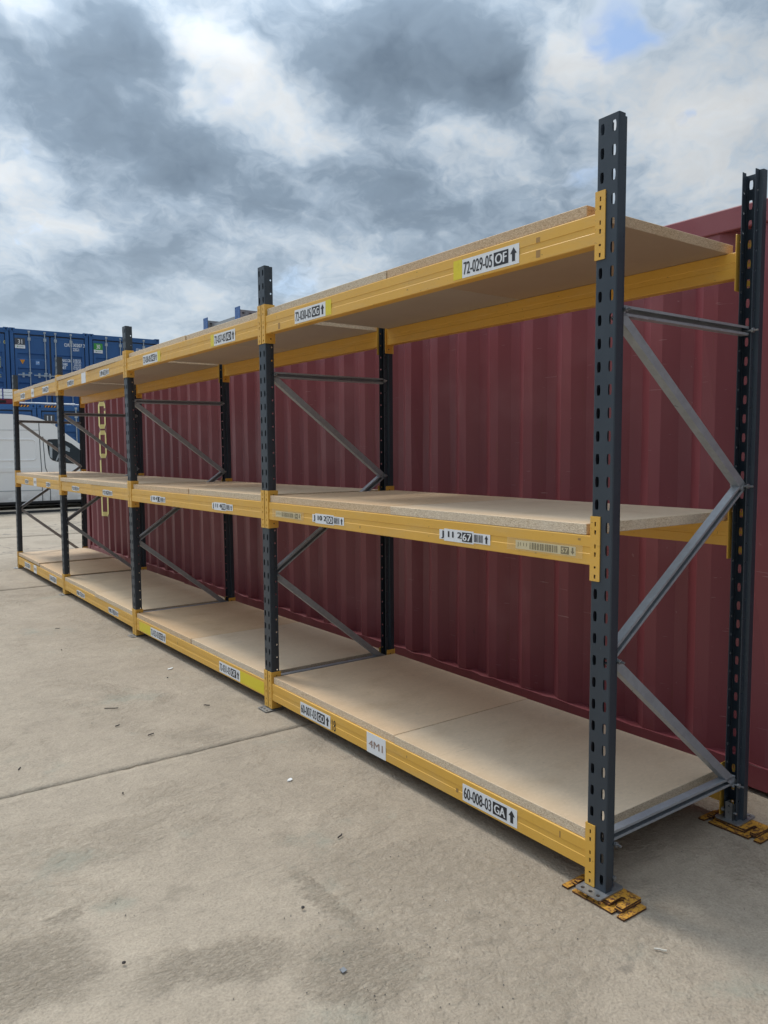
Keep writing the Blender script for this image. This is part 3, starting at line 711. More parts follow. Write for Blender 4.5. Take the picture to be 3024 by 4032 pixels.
for i in range(4):
    for lv in range(3):
        j = JO[i, lv]; s0 = ST.get((i, lv), i*PITCHY+PW+.016); e0 = (i+1)*PITCHY-.012
        for half, (a, b) in enumerate(((s0, j-.0028), (j+.0028, e0))):
            dx = rnd.uniform(-.004, .004); fr = lambda k: FX[k][0]+(FX[k][1]-FX[k][0])*LV[k][lv]/H
            t0 = (a-i*PITCHY)/PITCHY; zz0 = LV[i][lv]+(LV[i+1][lv]-LV[i][lv])*t0+BZ+.1005
            slope = math.atan((LV[i+1][lv]-LV[i][lv])/PITCHY)
            lift = .014 if (i, lv, half) == (3, 0, 1) else 0.0
            bm_ = board_mesh(b-a)
            tn = BT[i, lv][half]
            o = obj('shelf_board', bm_, None, (fr(i)+(fr(i+1)-fr(i))*t0+.005+dx, a, zz0+lift), (slope, 0, rnd.uniform(-.0012, .0012)), bevel=.0018, seg=1)
            k = rnd.uniform(.93, 1.05); o.color = (*[q*k for q in TINT[tn]], 1)
            tag(o, 'chipboard shelf board, %s half of the %s shelf in the %s bay of the rack' % (('right', 'left')[half], LVN[lv], BAYN[i]), 'shelf board', 'chipboard boards on the rack')

# ---- steel packing shims under the nearest frame
def shim_mesh(lx, ly, slots, t):
    mb = MB(); pts = [(-lx/2, -ly/2)]
    for (a, b, dpt) in sorted(slots): pts += [(-lx/2, a), (-lx/2+dpt-.006, a), (-lx/2+dpt, (a+b)/2), (-lx/2+dpt-.006, b), (-lx/2, b)]
    pts += [(-lx/2, ly/2), (lx/2-.004, ly/2), (lx/2, ly/2-.004), (lx/2, -ly/2+.004), (lx/2-.004, -ly/2)]
    mb.plate((0,0,0), (1,0,0), (0,1,0), (0,0,1), pts, (), t, 0, 1); return mb.mesh('packing_shim', [RY, RUST])
def shims(ox, oy, flip, where):
    S1 = [(.016, -.030, .0010, .122, .158, [(-.050, -.030, .060)], 'bottom near shim'),
          (.012, .098, .0010, .118, .106, [(.008, .026, .055)], 'bottom far shim'),
          (.032, -.018, .0080, .108, .128, [(-.034, -.014, .062)], 'middle near shim'),
          (.036, .090, .0080, .100, .084, [(.004, .022, .050)], 'middle far shim'),
          (.034, -.020, .0150, .104, .122, [(-.034, -.015, .062)], 'top near shim'),
          (.038, .088, .0150, .096, .078, [(.004, .022, .050)], 'top far shim')]
    rn = random.Random(int(ox*100)+3)
    for (x, y, z, lx, ly, sl, nm) in S1:
        o = obj('packing_shim', shim_mesh(lx, ly, sl, .0065), None, (ox+x, oy+y, z), (0, 0, rn.uniform(-.03, .03)), bevel=.0012, seg=1)
        tag(o, 'rusty yellow slotted steel plate, %s under the %s' % (nm, where), 'shim', 'packing shims under the nearest frame')
shims(0, 0, False, 'nearest front upright'); shims(D-.085+.02, -.004, False, 'nearest rear upright')

# ================================================================== red container
CX, CY0, CY1, CT = 1.2, -1.53, 10.66, 2.585
red = thing('shipping_container', 'long dark red corrugated shipping container standing behind the rack', 'container', (CX, CY0, 0))
def wp(x, y, z): return (x-CX, y-CY0, z)
PER = .2775; PH = 1.690
DEPC = .042
def corr(y):      # recess depth of the corrugated wall at y
    t = ((y-PH) % PER)/PER      # 0..1 ; outer flat, slope in, inner flat, slope out
    a = .25
    if t < .25: return DEPC*(1-t/.25)          # slope facing +y, rising to the outer flat
    if t < .50: return 0.0
    if t < .75: return DEPC*((t-.5)/.25)
    return DEPC
def cbreaks(y0, y1):
    ks = []; k = math.floor((y0-PH)/PER)-1
    while PH+k*PER < y1+PER:
        for q in (0, .25, .5, .75):
            yy = PH+(k+q)*PER
            if y0 < yy < y1: ks.append(yy)
        k += 1
    return [y0]+ks+[y1]
mb = MB(); ys = cbreaks(CY0+.12, CY1-.12); vs = []; zs = [.13, .5, .9, 1.3, 1.7, 2.1, 2.49]
rw = random.Random(2)
for yy in ys:
    for q, z in enumerate(zs):
        jx = rw.uniform(-.004, .004) if 0 < q < len(zs)-1 else 0
        vs.append(wp(CX+.006+corr(yy+1e-6)+jx, yy, z))
n = len(zs)
mb.add(vs, [(i*n+q, (i+1)*n+q, (i+1)*n+q+1, i*n+q+1) for i in range(len(ys)-1) for q in range(n-1)])
obj('side_panel', mb, red, mats=MR)
def part(name, boxes, m_, parent, bev=0.0):
    mb = MB()
    for b_ in boxes: mb.box(*b_)
    return obj(name, mb, parent, mats=m_, bevel=bev)
L_ = CY1-CY0
# bottom rail, with a slightly buckled top lip
mb = MB(); ny = 120; rv = random.Random(4); vs = []
for k in range(ny+1):
    yy = .12+(L_-.24)*k/ny; dz = rv.uniform(-.006, .006); dx = rv.uniform(-.002, .004)
    vs += [(.0+dx, yy, .025), (.0+dx, yy, .128+dz), (.050, yy, .138+dz), (.050, yy, .025)]
mb.add(vs, [(k*4+a, k*4+(a+1) % 4, k*4+4+(a+1) % 4, k*4+4+a) for k in range(ny) for a in range(4)])
obj('bottom_rail', mb, red, mats=MR)
part('top_rail', [(-.004, .06, .12, L_-.12, 2.475, 2.575)], MR, red, .006)
for k, yy in enumerate((0, L_-.16)): part('corner_post', [(-.008, .14, yy, yy+.16, .115, 2.47)], MR, red, .01)
for yy in (-.004, L_-.158): 
    for z in (0.0, 2.472): part('corner_casting', [(-.012, .16, yy, yy+.162, z, z+.115)], MR, red, .008)
part('roof', [(.03, 2.40, .10, L_-.10, 2.545, 2.566)], MR, red)
part('end_wall', [(.10, 2.34, L_-.09, L_-.05, .10, 2.50)], MR, red); part('door_end', [(.10, 2.34, .05, .09, .10, 2.50)], MR, red)
part('far_side_panel', [(2.37, 2.40, .1, L_-.1, .10, 2.50)], MR, red); part('floor', [(.05, 2.37, .1, L_-.1, .06, .12)], BLK, red)
# vertical lettering, painted over the corrugations
def paint_rect(mb, y0, y1, z0, z1, cut=None):
    bs = cbreaks(y0, y1); vs = []; fs = []
    for k, yy in enumerate(bs):
        x = CX+.0045+corr(yy+(1e-6 if k < len(bs)-1 else -1e-6))-.004
        za, zb = z0, z1
        if cut: za, zb = cut(yy, z0, z1)
        vs += [wp(x, yy, za), wp(x, yy, zb)]
    for k in range(len(bs)-1): fs.append((2*k, 2*k+2, 2*k+3, 2*k+1))
    mb.add(vs, fs)
def letter(ch, yl, yr, z0, z1):        # yl = left edge as read (larger y)
    mb = MB(); sw = .075; sh = .062; c = .05
    ym = (yl+yr)/2
    ch_l = lambda f: (lambda yy, a, b: f(yy, a, b))
    def topcut(yy, a, b):
        e = min(max(0, 1-(yl-yy)/c), 1) + min(max(0, 1-(yy-yr)/c), 1); return a, b-e*.055
    def botcut(yy, a, b):
        e = min(max(0, 1-(yl-yy)/c), 1) + min(max(0, 1-(yy-yr)/c), 1); return a+e*.055, b
    def botcut_r(yy, a, b):
        e = min(max(0, 1-(yy-yr)/c), 1); return a+e*.055, b
    if ch in 'GO':
        paint_rect(mb, yr, yl, z1-sh, z1, topcut); paint_rect(mb, yr, yl, z0, z0+sh, botcut)
        paint_rect(mb, yl-sw, yl, z0+sh, z1-sh)
        if ch == 'O': paint_rect(mb, yr, yr+sw*.9, z0+sh, z1-sh)
        else:
            paint_rect(mb, yr, yr+sw*.9, z0+sh, z0+.20); paint_rect(mb, yr, yr+.15, z0+.20, z0+.245); paint_rect(mb, yr, yr+sw*.9, z1-.10, z1-sh)
    if ch == 'L': paint_rect(mb, yl-sw, yl, z0+sh, z1); paint_rect(mb, yr, yl, z0, z0+sh)
    if ch == 'D':
        paint_rect(mb, yr, yl, z1-sh, z1); paint_rect(mb, yr, yl, z0, z0+sh, botcut_r); paint_rect(mb, yl-sw, yl, z0+sh, z1-sh); paint_rect(mb, yr, yr+sw*.9, z0+sh, z1-sh)
    o = obj('painted_letter', mb, red, mats=GOLDP); o['label'] = 'pale yellow painted letter %s' % ch
letter('G', 9.884, 9.530, 1.872, 2.255); letter('O', 9.884, 9.530, 1.454, 1.848); letter('L', 9.886, 9.540, 1.040, 1.424); letter('D', 9.888, 9.530, .618, 1.010)

# ---- galvanised rack frames stored on the container roof
def roof_frame(x0, ya, yb, z, label):
    t = thing('rack_frame', label, 'rack frame', (x0, ya, z), 'rack frames stored on the container roof')
    Lr = 2.1; cell = .075
    for yy in (0, yb-ya):
        mb = MB()
        for k in range(28):
            mb.plate((.01+k*cell, yy, .128), (1,0,0), (0,1,0), (0,0,-1), [(0,0),(cell,0),(cell,.075),(0,.075)], [[(.02,.012),(.048,.012),(.048,.024),(.02,.024)], [(.02,.051),(.048,.051),(.048,.063),(.02,.063)]], .003)
            mb.plate((.01+k*cell, yy, .045), (1,0,0), (0,0,1), (0,1,0), [(0,0),(cell,0),(cell,.08),(0,.08)], [[(.022,.045),(.046,.045),(.046,.062),(.022,.062)]], .003)
        mb.box(.01, Lr, yy+.072, yy+.075, .045, .125)
        u = obj('upright', mb, t, mats=GV)
        m2 = MB(); m2.plate((0, yy-.014, .012), (0,1,0), (0,0,1), (1,0,0), [(0,0),(.104,0),(.104,.145),(0,.145)], [ngon(.088,.132,.007,8), ngon(.052,.10,.004,8), ngon(.052,.055,.004,8)], .006)
        obj('foot_plate', m2, t, mats=BPL)
    m3 = MB(); m3.bar((.10, .06, .075), (.85, yb-ya-.02, .075), .03, .034); obj('brace', m3, t, mats=GV)
    m3 = MB(); m3.bar((.85, yb-ya-.02, .075), (1.6, .06, .075), .03, .034); obj('brace', m3, t, mats=GV)
    m3 = MB(); m3.bar((.06, .075, .075), (.06, yb-ya, .075), .03, .034); obj('brace', m3, t, mats=GV)
roof_frame(CX+.02, 5.225, 5.985, 2.580, 'galvanised rack frame with blue foot plates, lower of the pair on the red container roof')
roof_frame(CX+.00, 5.215, 5.965, 2.742, 'galvanised rack frame with blue foot plates, upper of the pair on the red container roof')

# ================================================================== blue containers across the yard
def blue_container(name, label, x0, y0, z0, h, length, hc=False, rods=(.57, 1.05, 1.38, 1.87)):
    t = thing(name, label, 'container', (x0, y0, z0), 'blue containers stacked at the end of the yard'); w = 2.432
    for xx in (0, w-.11): part('corner_post', [(xx, xx+.11, 0.0, .12, .115, h-.115)], BL, t, .008)
    for xx in (-.004, w-.156):
        for zz in (0, h-.115):
            mb = MB(); mb.plate((xx, -.006, zz), (1,0,0), (0,0,1), (0,1,0), [(0,0),(.16,0),(.16,.115),(0,.115)], [ngon(.08,.0575,.032,8)], .05)
            mb.box(xx+.001, xx+.159, .05, .16, zz, zz+.115); obj('corner_casting', mb, t, mats=BL)
    part('header', [(.11, w-.11, .0, .10, h-.175, h-.02)], BL, t, .008)
    part('door_seal', [(.105, w-.105, .055, .075, h-.225, h-.17), (w/2-.045, w/2+.045, .055, .075, .14, h-.2), (.10, .145, .055, .075, .14, h-.2), (w-.145, w-.10, .055, .075, .14, h-.2)], SEAL, t)
    part('sill', [(.11, w-.11, .0, .10, .02, .14)], BL, t, .008)
    for k, (a, b) in enumerate(((.135, w/2-.03), (w/2+.03, w-.135))):
        mb = MB(); zt = h-.215; zbot = .15
        prof = [(.030, zbot)]
        z = h-.79
        gro = []
        while z > zbot+.25: gro.append(z); z -= .475
        for zg in reversed(gro): prof += [(.030, zg-.20), (.062, zg-.165), (.062, zg-.02), (.030, zg)]
        prof += [(.030, zt)]
        ins = .075
        vs = [(xx, yy, zz) for (yy, zz) in prof for xx in (a+ins, b-ins)]
        mb.add(vs, [(2*q, 2*q+1, 2*q+3, 2*q+2) for q in range(len(prof)-1)])
        mb.box(a, a+ins, .026, .07, zbot, zt); mb.box(b-ins, b, .026, .07, zbot, zt); mb.box(a+ins, b-ins, .066, .072, zbot, zt); mb.box(a+ins, b-ins, .026, .07, zt-.07, zt+.001)
        dr = obj('door', mb, t, mats=BL)
        for r_ in rods[2*k:2*k+2]:
            m2 = MB(); m2.tube((r_, .005, .06), (r_, .005, h-.07), .017, 8)
            for zz in (h-.33, h-1.42, .50): m2.box(r_-.042, r_+.042, -.018, .03, zz-.05, zz+.05) if zz != h-1.42 else m2.box(r_-.05, r_+.05, -.014, .03, zz-.022, zz+.022)
            for zz in (.075, h-.095): m2.box(r_-.035, r_+.035, -.02, .02, zz-.03, zz+.03)
            obj('locking_rod', m2, dr, mats=ROD)
            m2 = MB(); hz = 1.10; m2.bar((r_-.37, -.018, hz), (r_-.02, -.012, hz), .016, .034); m2.box(r_-.24, r_-.18, -.016, .03, hz-.075, hz+.075); m2.box(r_-.07, r_+.01, -.022, .0, hz-.045, hz+.04)
            obj('door_handle', m2, dr, mats=ROD)
    # walls and roof
    for xx, sg in ((.0, 1), (w, -1)):
        mb = MB(); vs = []; n_ = int(length/.1388); 
        for k in range(n_+1):
            yy = .12+(length-.24)*k/n_; off = (0, .036, .036, 0)[k % 4]
            vs += [(xx+sg*(.01+off), yy, .12), (xx+sg*(.01+off), yy, h-.09)]
        mb.add(vs, [(2*k, 2*k+2, 2*k+3, 2*k+1) for k in range(n_)]); obj('side_panel', mb, t, mats=BL)
        part('side_rail', [(xx+(0 if sg > 0 else -.06), xx+(.06 if sg > 0 else 0), .12, length-.12, h-.10, h-.015), (xx+(0 if sg > 0 else -.06), xx+(.06 if sg > 0 else 0), .12, length-.12, .02, .14)], BL, t)
    part('roof', [(.05, w-.05, .10, length, h-.05, h-.025)], BL, t); part('rear_wall', [(.02, w-.02, length-.04, length, .02, h-.02)], BL, t)
    part('floor', [(.05, w-.05, .08, length-.05, .08, .13)], BLK, t)
    return t
def mark(t, items, name='painted_marking', y=-.002, mats=None, label=None):
    """items: (text, x0, x1, z0, z1, mat) in the container's own face coordinates"""
    mb = MB(); mm = []
    for it in items:
        tx, a, b, z0, z1, m_ = it[:6]; yy = it[6] if len(it) > 6 else y
        if m_ not in mm: mm.append(m_)
        f = lambda u, v, yy=yy: (u, yy, v)
        if tx is None: put_rect(mb, f, a, b, z0, z1, mm.index(m_))
        elif tx == 'TRI': mb.add([f(a, z1), f(b, z1), f((a+b)/2, z0)], [(0, 1, 2)], mm.index(m_))
        else: put_text(mb, tx, f, a, b, z0, z1, mm.index(m_), 0.055)
    o = obj(name, mb, t, mats=mm)
    if label: o['label'] = label
    return o
UY, UZ, UH = 25.78, 2.972, 2.591
UX = [0.597, 3.058, 5.520]
def csc(t, ox, oz, col=WHP):
    f = .024
    mark(t, [('MAX.GR.', ox, ox+.31, oz+.235, oz+.330, col, f), ('TARE', ox, ox+.19, oz+.115, oz+.205, col, f), ('NET', ox, ox+.145, oz, oz+.10, col, f),
             ('30.480 KGS', ox+.37, ox+.62, oz+.295, oz+.345, col, f), ('67.200 LBS', ox+.37, ox+.62, oz+.235, oz+.285, col, f), ('2.220 KGS', ox+.39, ox+.62, oz+.178, oz+.225, col, f),
             ('4.900 LBS', ox+.39, ox+.62, oz+.120, oz+.168, col, f), ('28.260 KGS', ox+.37, ox+.62, oz+.060, oz+.108, col, f), ('62.300 LBS', ox+.37, ox+.62, oz, oz+.050, col, f)], label='white painted weight table on the door')
def plate_sign(t, num, ox, oz, w, col, label):
    mb = MB(); mb.box(ox, ox+w, .012, .024, oz+.10, oz+.315, 0); mb.box(ox, ox+w, .010, .024, oz-.01, oz+.10, 1)
    f = lambda u, v: (u, .009, v); put_text(mb, num, f, ox+w*.30, ox+w*.72, oz+.135, oz+.275, 1, 0.06)
    f2 = lambda u, v: (u, .008, v); put_rect(mb, f2, ox+w*.18, ox+w*.32, oz+.035, oz+.062, 2); put_rect(mb, f2, ox+w*.34, ox+w*.86, oz+.040, oz+.058, 3)
    o = obj('number_sign', mb, t, mats=[col, WHITE, GREEN, ROD]); o['label'] = label
u0 = blue_container('blue_container', 'blue upper row container cut off at the left edge, above the white boards', UX[0], UY, UZ, UH, 6.058)
u1 = blue_container('blue_container', 'blue container with sign 31 and marking CLVU 130207 3, middle of the upper row', UX[1], UY, UZ, UH, 6.058)
u2 = blue_container('blue_container', 'blue container with green sign 30, rightmost of the upper row', UX[2], UY, UZ, UH, 6.058)
plate_sign(u1, '31', .145, 1.96, .30, GREY, 'dark number plate reading 31'); plate_sign(u2, '30', .155, 1.97, .29, GREEN, 'green number plate reading 30')
FD = .022
mark(u1, [('CLVU', 1.665, 1.845, 2.105, 2.215, WHP, FD), ('130207', 1.895, 2.235, 2.112, 2.222, WHP, FD), ('3', 2.265, 2.340, 2.118, 2.228, WHP, FD), ('22G1', 1.935, 2.125, 1.975, 2.075, WHP, FD)], label='white container number CLVU 130207 3 22G1')
csc(u1, 1.555, 1.36)
mark(u2, [('CLVU', 1.605, 1.785, 2.105, 2.215, WHP, FD), ('130210', 1.835, 2.175, 2.112, 2.222, WHP, FD), ('22G1', 1.875, 2.065, 1.975, 2.075, WHP, FD)]); csc(u2, 1.50, 1.36)
mark(u0, [('1302', 1.75, 2.00, 2.06, 2.16, WHP, FD), ('1', 2.13, 2.165, 2.065, 2.165, YLP, FD), ('0', 2.275, 2.335, 2.065, 2.165, YLP, FD)])
csc(u0, 1.545, 1.30, YLP); mark(u0, [('CU.M', 2.05, 2.165, .99, 1.03, YLP, FD), ('CU.FT', 2.05, 2.165, 1.05, 1.09, YLP, FD)])
mark(u1, [('TRI', .27, .43, 1.445, 1.590, ORNG, FD)], 'warning_triangle', label='orange warning triangle'); mark(u1, [(None, .75, .865, 1.445, 1.580, LBLUE, FD), ('L', .775, .80, 1.49, 1.55, WHP, FD-.002), ('M', .81, .85, 1.49, 1.55, WHP, FD-.002)], 'notice_plate')
LY, LH = 22.9, 2.896
l0 = blue_container('blue_container', 'blue lower row container behind the van roof, left of the striped seam', .715, LY, .07, LH, 12.19, True)
l1 = blue_container('blue_container', 'blue high container of the lower row with number plate 11, above the van cab', 3.172, LY, .07, LH, 12.19, True, (.60, 1.09, 1.42, 1.91))
l2 = blue_container('blue_container', 'blue high container of the lower row hidden behind the red container', 5.63, LY, .07, LH, 12.19, True)
for t in (l0, l1, l2):
    for a, b in ((.19, .62), (1.82, 2.24)):
        mb = MB(); mb.box(a, b, -.006, -.001, LH-.085, LH-.025, 0); n_ = 5; st = (b-a)/n_
        for k in range(n_):
            x = a+k*st; mb.add([(x+.01, -.009, LH-.083), (x+.045, -.009, LH-.083), (x+.08, -.009, LH-.027), (x+.045, -.009, LH-.027)], [(0,1,2,3)], 1)
        o = obj('hazard_stripes', mb, t, mats=[BLK, ORNG]); o['label'] = 'black and yellow hazard stripes'
for t in (l0, l1, l2): part('bearer', [(.02, 2.40, .02, .20, -.07, 0), (.02, 2.40, 11.9, 12.1, -.07, 0)], STICK, t)
plate_sign(l1, '11', .18, 2.29, .30, GREY, 'dark number plate reading 11')
mark(l1, [(None, .36, .49, 2.25, 2.36, WHITE, .02)], 'notice_plate'); mark(l1, [(None, .81, .945, 2.295, 2.41, LBLUE, .02), ('LM', .83, .925, 2.325, 2.39, WHP, .018)], 'notice_plate')

# ---- stored goods lying on the lower containers' roofs
RZ = .07+LH+.002
rb = thing('red_steel_bearer', 'red steel bearer with a dark slot under the stacked white boards', 'bearer', (1.35, LY+.25, RZ))
part('beam', [(0, 1.55, 0, .30, 0, .145)], REDP, rb, .006); part('slot', [(.55, 1.04, -.006, .02, .03, .105)], BLK, rb)
for k in range(3):
    mb = MB(); mb.box(0, 1.95, 0, .60, 0, .086)
    o = obj('white_board', mb, None, (1.08+.02*k, LY+.2, RZ+.150+k*.093), (0, 0, 0), mats=WHITE, bevel=.006)
    tag(o, 'thick white board, %s of three stacked on the lower container roof' % ('bottom', 'middle', 'top')[k], 'board', 'white boards on the container roof')
mb = MB(); mb.box(2.285, 2.318, LY+.19, LY+.194, RZ+.12, RZ+.44); mb.box(2.285, 2.318, LY+.19, LY+.81, RZ+.428, RZ+.434)
tag(obj('strap', mb, None, mats=STRAP), 'dark blue strap round the stack of white boards', 'strap')
mb = MB(); mb.tube((2.72, LY+.10, RZ+.035), (4.26, LY+.07, RZ+.030), .028, 10); tag(obj('plastic_pipe', mb, None, mats=PIPE), 'long white pipe lying along the front edge of the lower container roof', 'pipe')
mb = MB(); mb.tube((4.20, LY+.15, RZ+.024), (6.0, LY+.16, RZ+.022), .021, 10); tag(obj('plastic_pipe', mb, None, mats=PIPE), 'thinner white pipe on the container roof behind the end of the long pipe', 'pipe')

# ================================================================== white van
VX, VY = -1.15, 20.62
van = thing('panel_van', 'white high roof panel van parked in front of the blue containers', 'van', (0, VY, 0))
def arch(cx, r, z0):
    return [(cx+r*math.cos(a), z0+r*math.sin(a)) for a in [math.pi*k/8 for k in range(9)]]
low = .24
prof = [(VX, .45), (VX+.02, 1.2), (VX+.08, 2.3), (VX+.22, 2.50), (VX+.6, 2.565), (1.0, 2.575), (2.08, 2.565), (2.33, 2.555), (2.52, 2.535), (2.69, 2.49), (2.88, 2.415), (3.17, 2.245), (3.45, 2.03), (3.79, 1.755), (4.30, 1.36),
        (4.62, 1.22), (4.90, 1.10), (5.00, .90), (5.03, .55), (4.98, .28), (4.72, low)]
prof += arch(4.28, .40, low+.10)[0:9] + [(3.86, low), (.95, low)] + arch(.55, .40, low+.10) + [(.13, low), (VX+.05, .30)]
mb = MB(); VW = 1.98
n = len(prof)
def ins(z): return max(0, (z-1.15))*0.085       # tumblehome
vs = [(x, ins(z), z) for x, z in prof]+[(x, VW-ins(z), z) for x, z in prof]
tri = tessellate_polygon([[Vector((x, z, 0)) for x, z in prof]])
fs = [tuple(q) for q in tri]+[tuple(a+n for a in reversed(q)) for q in tri]+[(i, (i+1) % n, (i+1) % n+n, i+n) for i in range(n)]
mb.add(vs, fs)
bd = obj('body', mb, van, mats=VP)
def vf(e): return lambda x, z: (x, ins(z)-e, z)
def vplate(name, pts, m_, e=.006, parent=None, t=.012):
    mb = MB(); f = vf(e); f2 = vf(e-t); n = len(pts)
    tri = tessellate_polygon([[Vector((x, z, 0)) for x, z in pts]])
    mb.add([f(*q) for q in pts]+[f2(*q) for q in pts], [tuple(q) for q in tri]+[(i, (i+1) % n, (i+1) % n+n, i+n) for i in range(n)])
    return obj(name, mb, parent or van, mats=m_)
win = [(2.90, 1.86), (2.95, 1.905), (3.15, 1.915), (3.34, 1.89), (3.54, 1.79), (3.80, 1.58), (4.02, 1.34), (4.02, 1.19), (3.77, 1.215), (3.33, 1.265), (3.17, 1.295), (3.03, 1.335), (2.965, 1.395), (2.93, 1.51)]
wsu = vplate('window_surround', win, BLK, .004)
cx_, cz_ = 3.42, 1.55
gl = [(cx_+(x-cx_)*.94, cz_+(z-cz_)*.91) for x, z in win]
vplate('door_window', gl, GL, .008, wsu)
vplate('quarter_pillar', [(3.30, 1.275), (3.345, 1.275), (3.345, 1.87), (3.30, 1.885)], BLK, .011, wsu)
vplate('painted_reflection_bar', [(3.10, 1.33), (3.13, 1.325), (3.27, 1.62), (3.24, 1.66)], ROD, .0105, wsu, .002)  # this and the next two: pale plates painted on as window reflections
vplate('painted_reflection_bar', [(3.37, 1.60), (3.47, 1.56), (3.49, 1.66), (3.38, 1.74)], ROD, .0105, wsu, .002)
vplate('painted_reflection_strip', [(2.955, 1.44), (3.015, 1.38), (3.04, 1.80), (2.965, 1.84)], ROD, .0105, wsu, .002)
def seam(pts, w=.018, m_=SEAL, e=.002):
    mb = MB(); f = vf(e)
    for (a, b) in zip(pts, pts[1:]): mb.bar(f(*a), f(*b), w, .006, (0, 1, 0))
    return mb
obj('door_gap', seam([(2.81, 1.98), (2.82, 1.5), (2.83, 1.15), (2.90, .95), (2.93, .55), (2.93, .25)]), van, mats=SEAL)
obj('door_gap', seam([(2.73, 2.38), (2.725, 1.6), (2.73, 1.16), (2.73, .57), (2.73, .24)]), van, mats=SEAL)
obj('door_gap', seam([(1.20, 1.98), (1.20, .30)]), van, mats=SEAL)
obj('roof_gutter', seam([(VX+.2, 2.13), (2.72, 2.15)], .010), van, mats=ROD)
obj('rub_strip', seam([(VX+.3, .545), (2.72, .545)], .020, e=.004), van, mats=ROD)
def rrect(x0, x1, z0, z1, r):
    out = []
    for cx, cz, a0 in ((x1-r, z1-r, 0), (x0+r, z1-r, 90), (x0+r, z0+r, 180), (x1-r, z0+r, 270)):
        for k in range(5): a = math.radians(a0+k*22.5); out.append((cx+r*math.cos(a), cz+r*math.sin(a)))
    return out
for (a, b) in ((1.30, 2.62), (-.75, 1.10)):
    L = rrect(a, b, 1.35, 1.90, .10); mb = MB(); L = L+[L[0]]; f = vf(.002)
    for p0, p1 in zip(L, L[1:]): mb.bar(f(*p0), f(*p1), .026, .022, (0, 1, 0))
    obj('pressed_panel', mb, van, mats=VP, bevel=.006, seg=1)
vplate('side_crease', [(VX+.1, 1.05), (2.72, 1.05), (2.72, 1.16), (VX+.1, 1.16)], VP, .010)
vplate('sill_cover', [(.95, .19), (3.86, .19), (3.86, .255), (.95, .255)], BLK, .006)
part('door_handle', [(2.90, 3.08, -.03, .0, .985, 1.03)], BLK, van, .01)
part('mirror', [(3.86, 3.98, -.24, -.04, 1.28, 1.62)], BLK, van, .03)
vplate('headlamp', [(4.50, 1.00), (4.78, .92), (4.80, .76), (4.56, .80)], GV, .006)
mb = MB(); mb.add([(3.50, .30, 2.00), (4.27, .14, 1.40), (4.27, VW-.14, 1.40), (3.50, VW-.30, 2.00)], [(0,1,2,3)]); o = obj('windscreen', mb, van, mats=GL); o.location = (.02, 0, .015)
for cx in (4.28, .55):
    for yy in (.02, VW-.24):
        mb = MB(); mb.tube((cx, yy, .345), (cx, yy+.22, .345), .345, 24); wh = obj('wheel', mb, van, mats=BLK, bevel=.03)
        mb = MB(); mb.tube((cx, yy-.006, .345), (cx, yy+.226, .345), .20, 16); obj('rim', mb, wh, mats=ROD)

# low slab with a near-black front strip, on the ground before the van
dk = MB(); dk.box(-6, 3.62, 19.78, 20.42, .0, .062, 0); dk.box(-6, 3.60, 19.762, 19.780, .002, .066, 1)
tag(obj('deck_strip', dk, None, mats=[CON, DARKEDGE]), 'low concrete deck strip with a dark front edge in front of the white van', 'deck')

# ================================================================== litter on the concrete
def scrap(name, p0, p1, w, h, m_, label, cat):
    a = Vector((p0[0], p0[1], gz(p0[1])+h/2+.003)); b = Vector((p1[0], p1[1], gz(p1[1])+h/2+.005)); mid = (a+b)/2; mb = MB(); rn = random.Random(int(p0[0]*1e3))
    k = 4; pts = [a+(b-a)*i/k+Vector((rn.uniform(-1,1)*w*.3, rn.uniform(-1,1)*w*.3, rn.uniform(0, h*.3)))-mid for i in range(k+1)]
    for q0, q1 in zip(pts, pts[1:]): mb.bar(q0, q1, w*.62, h*.8)
    tag(obj(name, mb, None, mid, mats=m_), label, cat)
def chip(name, c, sx, sy, h, m_, label, cat, rz=0.3, nn=7):
    mb = MB(); rn = random.Random(int(c[0]*999))
    pts = [(sx/2*math.cos(2*math.pi*k/nn)*rn.uniform(.7, 1.2), sy/2*math.sin(2*math.pi*k/nn)*rn.uniform(.7, 1.2)) for k in range(nn)]
    mb.plate((0,0,0), (1,0,0), (0,1,0), (.15,.1,1), pts, (), h)
    tag(obj(name, mb, None, (c[0], c[1], gz(c[1])+.003), (.06, -.05, rz), mats=m_), label, cat)
scrap('dark_stick', (-.780, 3.016), (-.714, 2.967), .007, .006, STICK, 'longest thin dark stick lying on the open concrete', 'stick')
scrap('dark_splinter', (-.728, 2.424), (-.692, 2.431), .008, .005, STICK, 'dark splinter just beyond the slab joint', 'splinter')
scrap('dark_splinter', (-.823, 2.667), (-.800, 2.673), .008, .006, STICK, 'short dark splinter between the long stick and the slab joint', 'splinter')
scrap('dark_splinter', (-.284, 2.715), (-.262, 2.680), .009, .006, STICK, 'dark splinter closest to the second front upright', 'splinter')
scrap('dark_splinter', (-.500, .894), (-.472, .910), .007, .005, STICK, 'small dark splinter in front of the 60-008-03 label', 'splinter')
scrap('dark_splinter', (-1.380, 2.350), (-1.365, 2.374), .006, .005, STICK, 'small dark splinter near the left edge of the picture', 'splinter')
scrap('dark_splinter', (-.480, 5.498), (-.448, 5.476), .007, .005, STICK, 'dark splinter in front of the third bay', 'splinter')
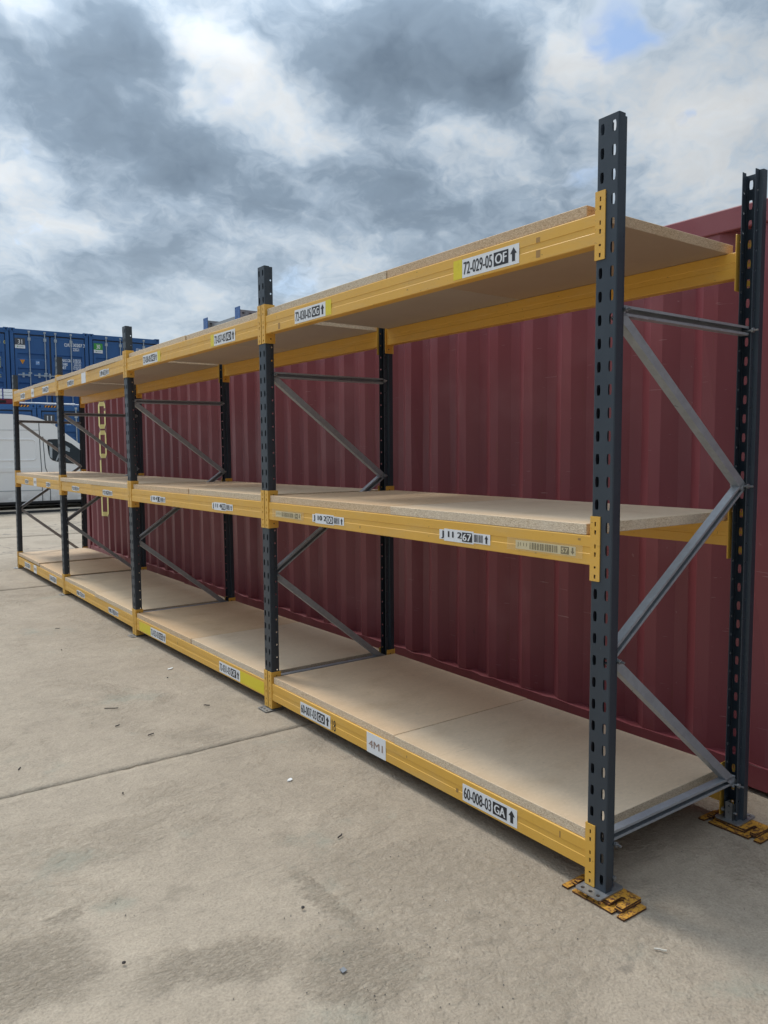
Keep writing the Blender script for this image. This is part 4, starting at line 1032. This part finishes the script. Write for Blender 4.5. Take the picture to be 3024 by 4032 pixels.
scrap('pale_twig', (-.090, -.250), (-.072, -.280), .006, .005, PALE, 'pale twig lying to the right of the nearest front foot', 'twig')
chip('paper_scrap', (-.388, 1.480), .030, .020, .004, WHITE, 'small crumpled white scrap in front of the 4M1 sheet', 'scrap')
chip('paper_scrap', (-.146, 3.634), .040, .022, .004, WHITE, 'small white scrap in front of the 72-032-03 label', 'scrap')
chip('plastic_shard', (-.904, .236), .034, .028, .002, SLATE, 'flat grey plastic shard on the dirty concrete in the foreground', 'shard', .9, 4)
for c, lb in (((-.249, 3.413), 'dark lump near the white scrap before the second bay'), ((-.625, 4.682), 'dark lump on the concrete before the third bay'), ((-1.057, 1.795), 'dark lump just this side of the slab joint'),
              ((-.844, .573), 'dark pebble nearest the middle of the foreground'), ((-1.415, .648), 'dark pebble in the left foreground')):
    mb = MB(); rn = random.Random(int(c[1]*1e3)); bm = bmesh.new(); bmesh.ops.create_icosphere(bm, subdivisions=1, radius=.0062)
    for v in bm.verts: v.co *= rn.uniform(.7, 1.2); v.co.z *= .7
    me = bpy.data.meshes.new('pebble'); bm.to_mesh(me); bm.free(); me.materials.append(STICK)
    tag(obj('pebble', me, None, (c[0], c[1], gz(c[1])+.008)), lb, 'pebble')
mb = MB(); rn = random.Random(9)
for k in range(650):
    x = rn.uniform(-2.3, .9); y = -1.2+12*rn.random()**1.7; r_ = rn.choice((.0010, .0014, .0018, .0022, .003))*(1+y*.05); z = gz(y)+.001
    if rn.random() < .35: x = -.7+rn.gauss(0, .22); y = .2+rn.gauss(0, .22)
    a0 = rn.random()*6; q = [(x+r_*rn.uniform(.6, 1.3)*math.cos(a0+a), y+r_*rn.uniform(.6, 1.3)*math.sin(a0+a), z) for a in (0, 1.57, 3.14, 4.71)]
    mb.add(q+[(x, y, z+r_*rn.uniform(.7, 1.4))], [(0,1,4),(1,2,4),(2,3,4),(3,0,4)], 0 if rn.random() < .92 else 1)
tag(obj('loose_grit', mb, None, mats=[STONE, PALE]), 'loose grit scattered over the concrete yard', 'grit', kind='stuff')
